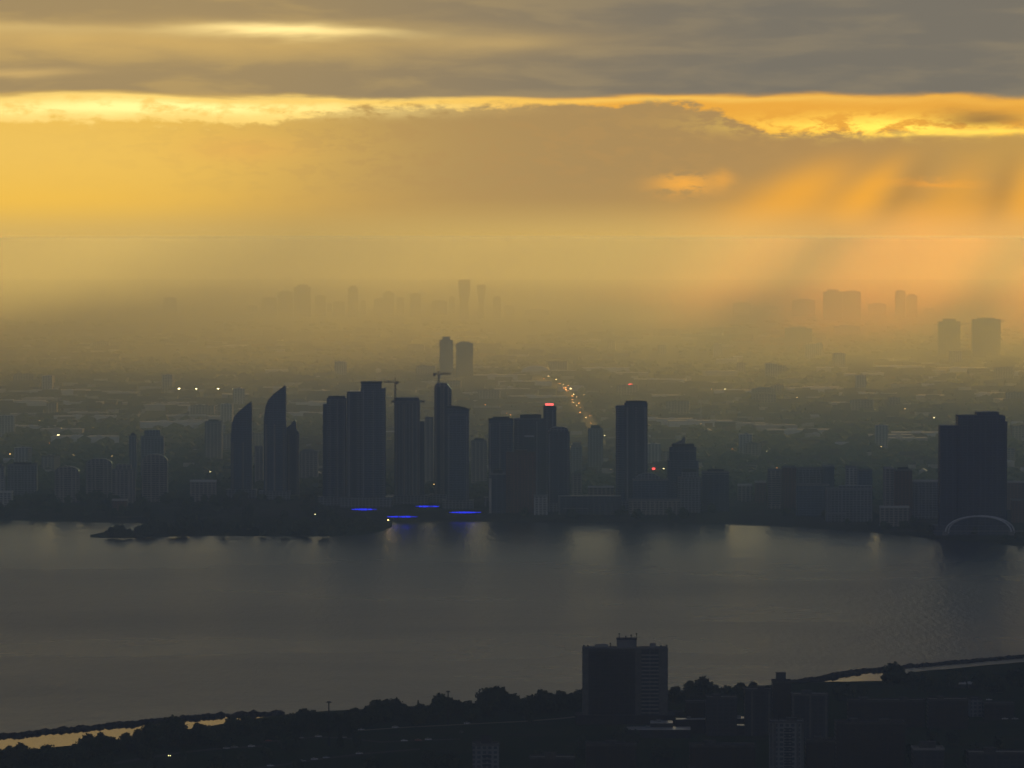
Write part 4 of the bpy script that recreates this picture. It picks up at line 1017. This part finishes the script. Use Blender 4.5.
# the lamp-lit avenue
AV = [(602,446),(594,431),(587,420),(580,410),(574,401),(568,392),(558,387),(545,382),(536,377)]
def gp(px, py, lift=0.0):
    z = 40
    for _ in range(4):
        Y = (CAMZ-z)/math.tan(ang(py)); x = xat(px, Y); z = land_z(x, Y)
    return Vector((x, Y, z+lift))
M['asphalt'] = mat('asphalt', (.06,.06,.062), (.045,.045,.047), .05)
M['pathway'] = mat('pale_path', (.30,.28,.24), (.22,.21,.18), .02)
mb = MB()
for i, (px, py) in enumerate(AV):
    p = gp(px, py, 1.2); mb.v += [(p.x-11, p.y, p.z), (p.x+11, p.y, p.z)]
    if i: mb.f.append((2*i-2, 2*i-1, 2*i+1, 2*i)); mb.mi.append(0)
tag(mb.build('avenue_road', M['asphalt']), 'straight avenue running away into the haze', None, None, 'structure')
def lamp(label, px, py, m_, r, h=10, group=None, name='street_lamp', cat='street lamp'):
    p = gp(px, py); h2 = h
    rt = empty(name, (p.x, p.y, p.z-.5)); tag(rt, label, cat, group)
    mb = MB(); mb.cyl(0,0,0,h2,.35,.2,6); mb.build('pole', M['metal'], rt)
    mb = MB(); mb.blob((0,0,h2+r*.5), r, 1.25, .8, .55, .05, 1); mb.build('lamp_head', m_, rt)
    return rt
for i, (a, b, rr, mm) in enumerate([(0,.6,.8,'l_orange'),(1,.9,.8,'l_orange'),(2,.6,.9,'l_orange'),(3,.9,.9,'l_warm'),(3,.2,.9,'l_orange'),(4,.15,1.0,'l_orange'),(4,.7,1.0,'l_orange'),(5,.25,1.8,'l_orange'),(5,.45,1.7,'l_orange'),(5,.8,1.3,'l_orange'),(6,.1,1.3,'l_orange'),(6,.7,1.0,'l_orange'),(0,.2,1.0,'l_white'),(1,.1,.8,'l_orange'),(1,.6,.9,'l_warm'),(2,.1,.9,'l_orange'),(2,.4,1.0,'l_orange'),(2,.8,.8,'l_warm'),(3,.1,1.1,'l_orange'),(3,.35,1.0,'l_warm'),(3,.55,1.2,'l_orange'),(3,.8,1.3,'l_orange'),
                                (4,.0,1.1,'l_orange'),(4,.3,1.3,'l_warm'),(4,.55,1.2,'l_orange'),(4,.8,1.5,'l_orange'),(5,.0,2.0,'l_warm'),(5,.15,1.7,'l_orange'),(5,.35,1.8,'l_orange'),(5,.6,1.2,'l_warm'),(6,.3,1.2,'l_warm'),(7,.2,1.2,'l_warm')]):
    (x0,y0),(x1,y1) = AV[a], AV[a+1]
    lamp('glowing street lamp among those lining the straight avenue into the haze', x0+(x1-x0)*b+rnd.uniform(-5.5,5.5), y0+(y1-y0)*b+rnd.uniform(-2,2), M[mm], rr*rnd.uniform(.5,1.05), 9, 'street lamps along the avenue')
for px, lab in ((179,'leftmost and brightest of the four white mast lamps above the pale roofs'),(196,'second from left of the four white mast lamps above the pale roofs'),(218,'third from left of the four white mast lamps above the pale roofs'),(233.5,'rightmost of the four white mast lamps, above the shorter sail tower')):
    lamp(lab, px, 395, M['l_white'], 2.4 if px < 190 else 2.0, 12, 'four white mast lamps', 'mast_lamp', 'mast lamp')
for px, py, mm, rr, lab in ((58,438,'l_white',2.2,'yellowish lamp glinting above the rounded blocks at far left'),(44.5,425,'l_warm',1.1,'small warm lamp among the pale warehouses at far left'),(50,477,'l_warm',1.2,'dim yellow lamp left of the rounded grey block'),(476,395,'l_warm',1.4,'warm lamp behind the curved roof blue tower'),(518,396,'l_warm',1.5,'warm lamp behind the teal slab tower'),
        (456,394,'l_white',1.1,'small white lamp right of the slim chamfered tower'),(642,415,'l_white',1.0,'white lamp just right of the tall navy slab roof'),(725.5,391,'l_white',1.6,'lone white lamp in the suburb below the haze'),(925,421,'l_white',1.0,'left of the two white lamps near the big dark tower'),(934.5,420,'l_white',1.3,'right of the two white lamps near the big dark tower'),
        (664,472,'l_white',1.4,'white headlight glow on the street beside the fin tower'),(388,523.5,'l_warm',1.0,'yellow lamp at the marina end of the headland'),(306,521,'l_white',.55,'left lamp of the tiny pair on the headland'),(315,517.5,'l_white',.55,'right lamp of the tiny pair on the headland'),(372.5,496.5,'l_warm',.8,'small lamp behind the leftmost blue pavilion'),(434,487,'l_warm',.8,'small lamp at the foot of the slim chamfered tower'),(405,502,'l_warm',.7,'tiny lamp between the blue pavilions')):
    lamp(lab, px, py+1.5, M[mm], rr, 6, None, 'lamp_post', 'lamp')
for i in range(70):
    px = rnd.uniform(5, 1020); py = 378+100*rnd.random()**.9
    lamp('faint scattered lamp glimmering among the roofs of the hazy suburb', px, py, M[rnd.choice(('l_warm','l_orange','l_warm','l_white'))], rnd.uniform(.3,.75), 9, 'faint lamps scattered over the suburb')
# red signs
for px0, px1, py, hh, mm, lab in ((610,617.5,389.5,2.0,'l_red','faint red sign left of the pair above the tall navy slab'),(627.5,636,384.8,2.0,'l_red','faint orange red sign, right of the pair above the tall navy slab'),(684,686.6,407,2.4,'l_red','single red sign glowing right of the tall navy slab'),(652,655.5,469,1.8,'l_red','red sign at street level between the navy slab and the fin tower')):
    p = gp((px0+px1)/2, py+3); k = K(p.y); rt = empty('roadside_sign', p); tag(rt, lab, 'sign')
    h0 = 3*k; w = (px1-px0)*k*.8; mb = MB()
    mb.box(-w/2, w/2, -.4, .4, h0-hh*k/2, h0+hh*k/2); mb.build('lit_panel', M[mm], rt)
    mb = MB(); mb.box(-w/2-.5, w/2+.5, .41, 1.2, h0-hh*k/2-.5, h0+hh*k/2+.5); mb.build('panel_back', M['dark'], rt)
    for sx in (-.3, .3): mb = MB(); mb.cyl(sx*w, .8, -1, h0-hh*k/2-.4, .5, .4, 6); mb.build('post', M['metal'], rt)
# pale radio mast
p = gp(701, 428); rt = empty('radio_mast', p); tag(rt, 'thin pale radio mast rising from the suburb right of the red sign', 'mast')
h = 25*K(p.y); mb = MB(); [mb.bar((sx*2.0, sy*1.2, 0), (sx*.4, sy*.3, h), .35, 4) for sx in (-1,1) for sy in (-1,1)]; mb.build('lattice_mast', M['white'], rt); mb = MB(); mb.bar((0,0,h-.5), (0,0,h+6), .25, 4); mb.build('antenna', M['metal'], rt)

# ------------------------------------------------------------------ near shore: the big tower
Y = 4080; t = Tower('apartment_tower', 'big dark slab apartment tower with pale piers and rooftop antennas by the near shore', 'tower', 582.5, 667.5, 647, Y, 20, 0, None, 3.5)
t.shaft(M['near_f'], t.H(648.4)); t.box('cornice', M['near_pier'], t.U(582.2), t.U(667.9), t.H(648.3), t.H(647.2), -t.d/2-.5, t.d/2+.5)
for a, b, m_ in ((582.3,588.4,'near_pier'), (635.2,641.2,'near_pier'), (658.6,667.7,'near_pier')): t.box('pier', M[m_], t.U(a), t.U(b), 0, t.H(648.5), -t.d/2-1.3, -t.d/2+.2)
nf = int((t.H(649)-8)/2.75)
for a, b in ((588.6, 635.0), (641.4, 658.4)):
    mb = MB()
    for i in range(nf):
        z = 8+i*2.75; mb.box(t.U(a), t.U(b), -t.d/2-1.25, -t.d/2+.1, z, z+.22); mb.box(t.U(a), t.U(b), -t.d/2-1.25, -t.d/2-1.15, z+.23, z+1.05)
    n = int((b-a)*t.k/5.2)
    for i in range(1, n): u = t.U(a)+(t.U(b)-t.U(a))*i/n; mb.box(u-.12, u+.12, -t.d/2-1.2, -t.d/2+.1, 6, t.H(648.6))
    mb.build('balcony_stack', M['dark'] if a < 600 else M['metal'], t.root)
t.box('mechanical_penthouse', M['wallg'], t.U(617), t.U(636.6), t.H(647.1), t.H(639), -6, 6); t.box('penthouse_roof', M['dark'], t.U(616.4), t.U(637.2), t.H(639), t.H(638), -6.4, 6.4)
t.box('roof_shed', M['concrete'], t.U(595), t.U(608), t.H(647.1), t.H(644.4), -4, 4); t.box('roof_shed', M['concrete'], t.U(650), t.U(656), t.H(647.1), t.H(643.2), -3, 3)
for p, yt, yb in ((619.4,633,638.2),(631.4,634.4,638.2),(636.6,633,638.2),(588,645,647.2),(610.6,642.6,647.2),(667,644.4,647.2),(584,644.8,647.2),(661,645,647.2),(626,635.6,638.2)):
    mb = MB(); mb.cyl(t.U(p), 0, t.H(yb), t.H(yt), .32, .22, 5); mb.cyl(t.U(p), 0, t.H(yt+1.4), t.H(yt+.3), .62, .62, 6); mb.build('antenna', M['dark'], t.root)
mb = MB()
for i in range(27):
    u = t.U(583)+ (t.U(667)-t.U(583))*i/26; mb.bar((u, -t.d/2, t.H(647.2)), (u, -t.d/2, t.H(646)), .06, 4)
mb.bar((t.U(583), -t.d/2, t.H(646)), (t.U(667), -t.d/2, t.H(646)), .08, 4); mb.build('roof_railing', M['metal'], t.root)
t.podium(M['dark'], 7, 5)

# other near buildings
M['rooftrim'] = mat('weathered_roof_trim', (.10,.098,.095), (.06,.058,.056), .2)
def nblock(label, px0, px1, ytop, ybase, m_, deep=16, rot=0.0, pent=None, cap=None, name='apartment_block', cat='apartment block', bands=None):
    Yn = at(0, ybase, 4).y; t = Tower(name, label, cat, px0, px1, ytop, Yn, deep, rot, None, 3.0)
    t.shaft(M[m_]); t.parapet(M[cap or 'rooftrim'], up=.8, t=.5)
    for (a, b, yt) in (pent or ()):
        mb = MB(); mb.box(t.U(a), t.U(b), -t.d*.25, t.d*.25, t.h-.3, t.H(yt)); mb.box(t.U(a)-.3, t.U(b)+.3, -t.d*.25-.3, t.d*.25+.3, t.H(yt)-.02, t.H(yt)+.35); mb.build('roof_shed', M['rooftrim'], t.root)
    for p in (bands or ()): t.box('pier', M['near_pier'], t.U(p)-.7, t.U(p)+.7, 0, t.h-.7, -t.d/2-.7, -t.d/2-.02)
    return t
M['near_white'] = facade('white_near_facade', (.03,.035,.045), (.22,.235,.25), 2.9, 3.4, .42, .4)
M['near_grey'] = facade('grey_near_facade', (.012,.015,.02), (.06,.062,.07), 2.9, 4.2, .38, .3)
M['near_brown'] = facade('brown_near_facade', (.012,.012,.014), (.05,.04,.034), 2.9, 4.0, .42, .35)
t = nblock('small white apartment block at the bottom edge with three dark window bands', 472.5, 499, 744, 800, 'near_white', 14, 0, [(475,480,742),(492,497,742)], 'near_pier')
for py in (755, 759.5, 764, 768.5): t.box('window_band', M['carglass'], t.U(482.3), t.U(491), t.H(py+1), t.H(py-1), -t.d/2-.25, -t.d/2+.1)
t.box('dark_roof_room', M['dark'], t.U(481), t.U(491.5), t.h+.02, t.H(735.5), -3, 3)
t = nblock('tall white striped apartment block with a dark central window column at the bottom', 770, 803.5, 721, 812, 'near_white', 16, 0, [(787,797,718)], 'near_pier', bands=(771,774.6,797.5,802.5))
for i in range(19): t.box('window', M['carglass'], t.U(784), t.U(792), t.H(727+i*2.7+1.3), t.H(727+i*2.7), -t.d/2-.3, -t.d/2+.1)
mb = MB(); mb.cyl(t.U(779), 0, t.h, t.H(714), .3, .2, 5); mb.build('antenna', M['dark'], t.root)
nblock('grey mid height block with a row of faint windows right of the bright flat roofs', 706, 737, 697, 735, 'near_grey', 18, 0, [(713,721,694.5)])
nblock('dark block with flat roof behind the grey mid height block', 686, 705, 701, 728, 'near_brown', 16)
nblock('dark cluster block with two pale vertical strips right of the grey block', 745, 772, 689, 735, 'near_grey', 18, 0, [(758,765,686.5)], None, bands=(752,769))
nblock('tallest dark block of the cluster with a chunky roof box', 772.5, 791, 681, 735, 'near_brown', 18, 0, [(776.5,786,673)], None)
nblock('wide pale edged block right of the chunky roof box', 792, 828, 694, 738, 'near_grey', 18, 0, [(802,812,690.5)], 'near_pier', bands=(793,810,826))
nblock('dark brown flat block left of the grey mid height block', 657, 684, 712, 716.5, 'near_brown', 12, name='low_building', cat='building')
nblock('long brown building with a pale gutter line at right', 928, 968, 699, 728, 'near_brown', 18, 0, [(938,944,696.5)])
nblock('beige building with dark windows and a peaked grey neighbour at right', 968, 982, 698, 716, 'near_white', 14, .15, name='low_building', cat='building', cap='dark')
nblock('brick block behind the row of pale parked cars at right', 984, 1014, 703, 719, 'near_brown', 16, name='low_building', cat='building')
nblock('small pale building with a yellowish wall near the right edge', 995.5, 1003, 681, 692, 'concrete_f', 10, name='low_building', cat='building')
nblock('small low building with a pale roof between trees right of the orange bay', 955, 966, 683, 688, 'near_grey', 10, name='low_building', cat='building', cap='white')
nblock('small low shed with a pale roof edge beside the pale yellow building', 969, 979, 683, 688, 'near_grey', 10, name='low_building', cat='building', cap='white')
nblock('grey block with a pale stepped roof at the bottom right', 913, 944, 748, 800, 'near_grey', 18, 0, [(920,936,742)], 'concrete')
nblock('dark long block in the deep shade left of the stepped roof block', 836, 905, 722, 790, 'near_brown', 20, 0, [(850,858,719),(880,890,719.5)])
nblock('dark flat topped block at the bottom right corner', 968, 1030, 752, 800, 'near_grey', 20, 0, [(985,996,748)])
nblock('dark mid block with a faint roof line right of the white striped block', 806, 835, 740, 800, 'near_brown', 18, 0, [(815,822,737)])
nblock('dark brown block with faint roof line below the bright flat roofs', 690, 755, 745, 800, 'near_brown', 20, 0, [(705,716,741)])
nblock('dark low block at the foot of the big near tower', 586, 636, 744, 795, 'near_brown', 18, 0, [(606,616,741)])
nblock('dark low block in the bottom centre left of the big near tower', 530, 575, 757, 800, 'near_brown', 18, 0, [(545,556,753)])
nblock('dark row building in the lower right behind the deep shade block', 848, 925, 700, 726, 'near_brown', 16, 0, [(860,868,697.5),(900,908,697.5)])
# bright flat roofs by the big tower: low halls with pale wet roofs
M['wetroof'] = mat('wet_pale_roof', (.66,.62,.54), (.54,.50,.44), .06, .2, .9)
def hall(label, px0, px1, yf, yb, h, wallm='dark'):
    zf = 4+h; a, b = at(px0, yf, zf), at(px1, yf, zf); c, d = at(px1, yb, zf), at(px0, yb, zf)
    o = (a+b)/2; r = empty('low_hall', (o.x, o.y, 3.0)); tag(r, label, 'hall')
    P = [p-o for p in (a,b,c,d)]; mb = MB(); mb.prism_xy([(p.x,p.y) for p in P], 0, h+.7); mb.build('wall', M[wallm], r)
    q = .995; mb = MB(); mb.prism_xy([(p.x*q, p.y*q+.1) for p in P], h+.71, h+1.0); mb.build('roof', M['wetroof'], r)
    mb = MB(); mb.box(P[0].x*.4, P[0].x*.4+3, P[3].y*.4, P[3].y*.6, h+1.0, h+2.4); mb.build('roof_vent', M['metal'], r)
hall('low hall with a bright roof reaching past the foot of the big near tower', 627, 691, 729.5, 726.5, 6)
hall('small raised hall with a bright roof edge beside the big near tower', 650.5, 673, 723, 720.5, 9)
hall('long low hall with a thin bright roof line right of the big near tower', 676, 713, 719.3, 718, 10)
hall('low hall with a thin bright roof at the foot of the grey mid height block', 712, 746, 725.5, 724.2, 7)
hall('small hall with a bright roof just left of the white striped block', 731, 753, 718.5, 716.5, 8)
hall('little hall with a bright slanted corner beside the white striped block', 752, 767, 723.5, 719.5, 6)

# high mast lamps
def mast(label, px, ytop, ybase):
    p = at(px, ybase, 4); r = empty('high_mast_lamp', (p.x, p.y, 3.5)); tag(r, label, 'mast lamp', 'high mast lamps in the near park')
    h = zat(ytop, p.y)-3.5; mb = MB(); mb.cyl(0,0,0,h,.6,.4,8); mb.build('pole', M['dark'], r)
    mb = MB(); mb.cyl(0,0,h-.6,h+.15,1.5,1.2,10); mb.build('lamp_ring', M['dark'], r)
    for i in range(6): a = i*1.047; mb = MB(); mb.box(math.cos(a)*1.7-.35, math.cos(a)*1.7+.35, math.sin(a)*1.7-.35, math.sin(a)*1.7+.35, h-.95, h-.45); mb.build('floodlight', M['metal'], r)
mast('tall high mast lamp with a round head rising above the park trees', 328.5, 701.5, 746)
mast('shorter high mast lamp whose head just clears the shore trees', 448, 691, 725)
# park roads and paths
def road(name, pts, w0, m_, label, z=4.09):
    mb = MB()
    for i, (px, py, wd) in enumerate(pts):
        a = at(px, py-wd/2, z); b = at(px, py+wd/2, z); mb.v += [tuple(a), tuple(b)]
        if i: mb.f.append((2*i-2, 2*i-1, 2*i+1, 2*i)); mb.mi.append(0)
    tag(mb.build(name, m_), label, None, None, 'structure')
road('park_path', [(352,731,.9),(380,729,.9),(410,727,.8),(440,725.5,.8),(480,723.5,.8),(520,721.5,.8),(560,718.5,1.2),(582,716,1.2)], 1, M['pathway'], 'pale path curving across the dark park')
road('park_road', [(262,742,1.4),(290,739.5,1.4),(315,737,1.3),(345,738,1.3),(380,742,1.4),(430,740,1.3),(460,739,1.2)], 1, M['asphalt'], 'park road with parked cars', 4.12)
road('parkway', [(110,764,2.4),(150,757,2.2),(185,752,2.0),(215,749,1.8),(262,746,1.6)], 1, M['asphalt'], 'parkway leaving the lower left corner', 4.16)
road('lower_road', [(230,772,2.4),(280,765,2.0),(320,759,1.8),(360,754,1.6),(420,749,1.5)], 1, M['asphalt'], 'lower road through the dark trees', 4.20)
def car_proto(paint, lab, lights):
    r = empty('car', (0,0,-600)); tag(r, lab, 'car', 'cars on the park roads')
    b = MB(); b.prism_xz([(-2.2,.35),(2.2,.35),(2.25,.75),(2.1,.95),(1.2,1.0),(-1.9,1.02),(-2.25,.9)], -.9, .9); body = b.build('body', M['car_'+paint], r)
    b = MB(); b.prism_xz([(-1.75,1.0),(1.15,.99),(.45,1.48),(-1.1,1.5)], -.78, .78); cab = b.build('cabin', M['carglass'], r)
    b = MB(); b.prism_xz([(-1.1,1.505),(.45,1.485),(.35,1.55),(-1.0,1.56)], -.74, .74); rf = b.build('roof', M['car_'+paint], r); P = [body, cab, rf]
    for sx in (-1.35, 1.4):
        for sy in (-.82, .82):
            b = MB(); n = 12; b.add([(sx+.33*math.cos(6.283*i/n), sy+e, .33+.33*math.sin(6.283*i/n)) for e in (-.1,.1) for i in range(n)], [tuple(range(n)), tuple(range(2*n-1,n-1,-1))]+[(i,(i+1)%n,(i+1)%n+n,i+n) for i in range(n)]); P.append(b.build('wheel', M['tyre'], r))
    for sy in (-.62, .62): b = MB(); b.box(2.2, 2.29, sy-.2, sy+.2, .62, .82); P.append(b.build('headlight', M['l_white'] if lights else M['white'], r))
    return r, P
CP = {k: car_proto(p, '', l) for k, (p, l) in {'w':('white',False),'s':('silver',False),'r':('red',False),'d':('dark',True)}.items()}
cu = set()
CARS = [(170,756.4,'d',-1.9,'dark car with bright headlights on the parkway at lower left'),(226,749,'w',.2,'white car on the parkway left of the park road'),(234,748,'s',.2,'silver car behind the white car on the parkway'),(251,747,'w',.3,'white car parked where the parkway meets the park road'),(268,741.5,'r',.2,'red car at the left end of the park road'),(283,740.2,'w',.2,'white car on the park road left of the small lone conifer'),
        (300,738.6,'s',.2,'silver car on the park road left of the high mast lamp'),(318,737.2,'w',.2,'white car nearest the foot of the high mast lamp'),(343,738.2,'s',0,'silver car just right of the high mast lamp'),(404,741.5,'w',0,'white car on the right part of the park road'),(418,741,'r',0,'red car on the right part of the park road'),(428,740.2,'w',0,'last white car at the right end of the park road'),
        (270,766.5,'w',.4,'leftmost white car on the lower road'),(302,761.8,'s',.4,'silver car on the lower road beneath the high mast lamp'),(314,760,'w',.4,'white car on the lower road right of the mast foot'),(326,758.4,'s',.4,'second silver car on the lower road'),(359,754.2,'w',.4,'white car at the right end of the lower road'),(361,730.3,'w',.1,'white car at the left start of the pale path'),(395,728,'w',.1,'white van like car on the pale path'),(467,724,'w',.1,'white car on the pale path near the shorter mast lamp'),(461,733,'d',1.2,'dark car with lit headlights on the lawn right of the shorter mast lamp'),
        (955,719.2,'s',0,'silver car at the left end of the parked row at right'),(966,719.4,'w',0,'white car second in the parked row at right'),(1006,719.6,'w',0,'white car near the right end of the parked row'),(1016,719.6,'s',0,'silver car at the right edge in the parked row'),(990,700.5,'w',0,'white car on the roof level street near the right edge')]
for px, py, kd, rz, lab in CARS:
    r, P = CP[kd]; p = at(px, py, 4.3)
    if kd not in cu: cu.add(kd); o = r; o.location = p; o.rotation_euler = (0,0,rz)
    else: o = copy_tree(r, P, p, rz)
    o['label'] = lab
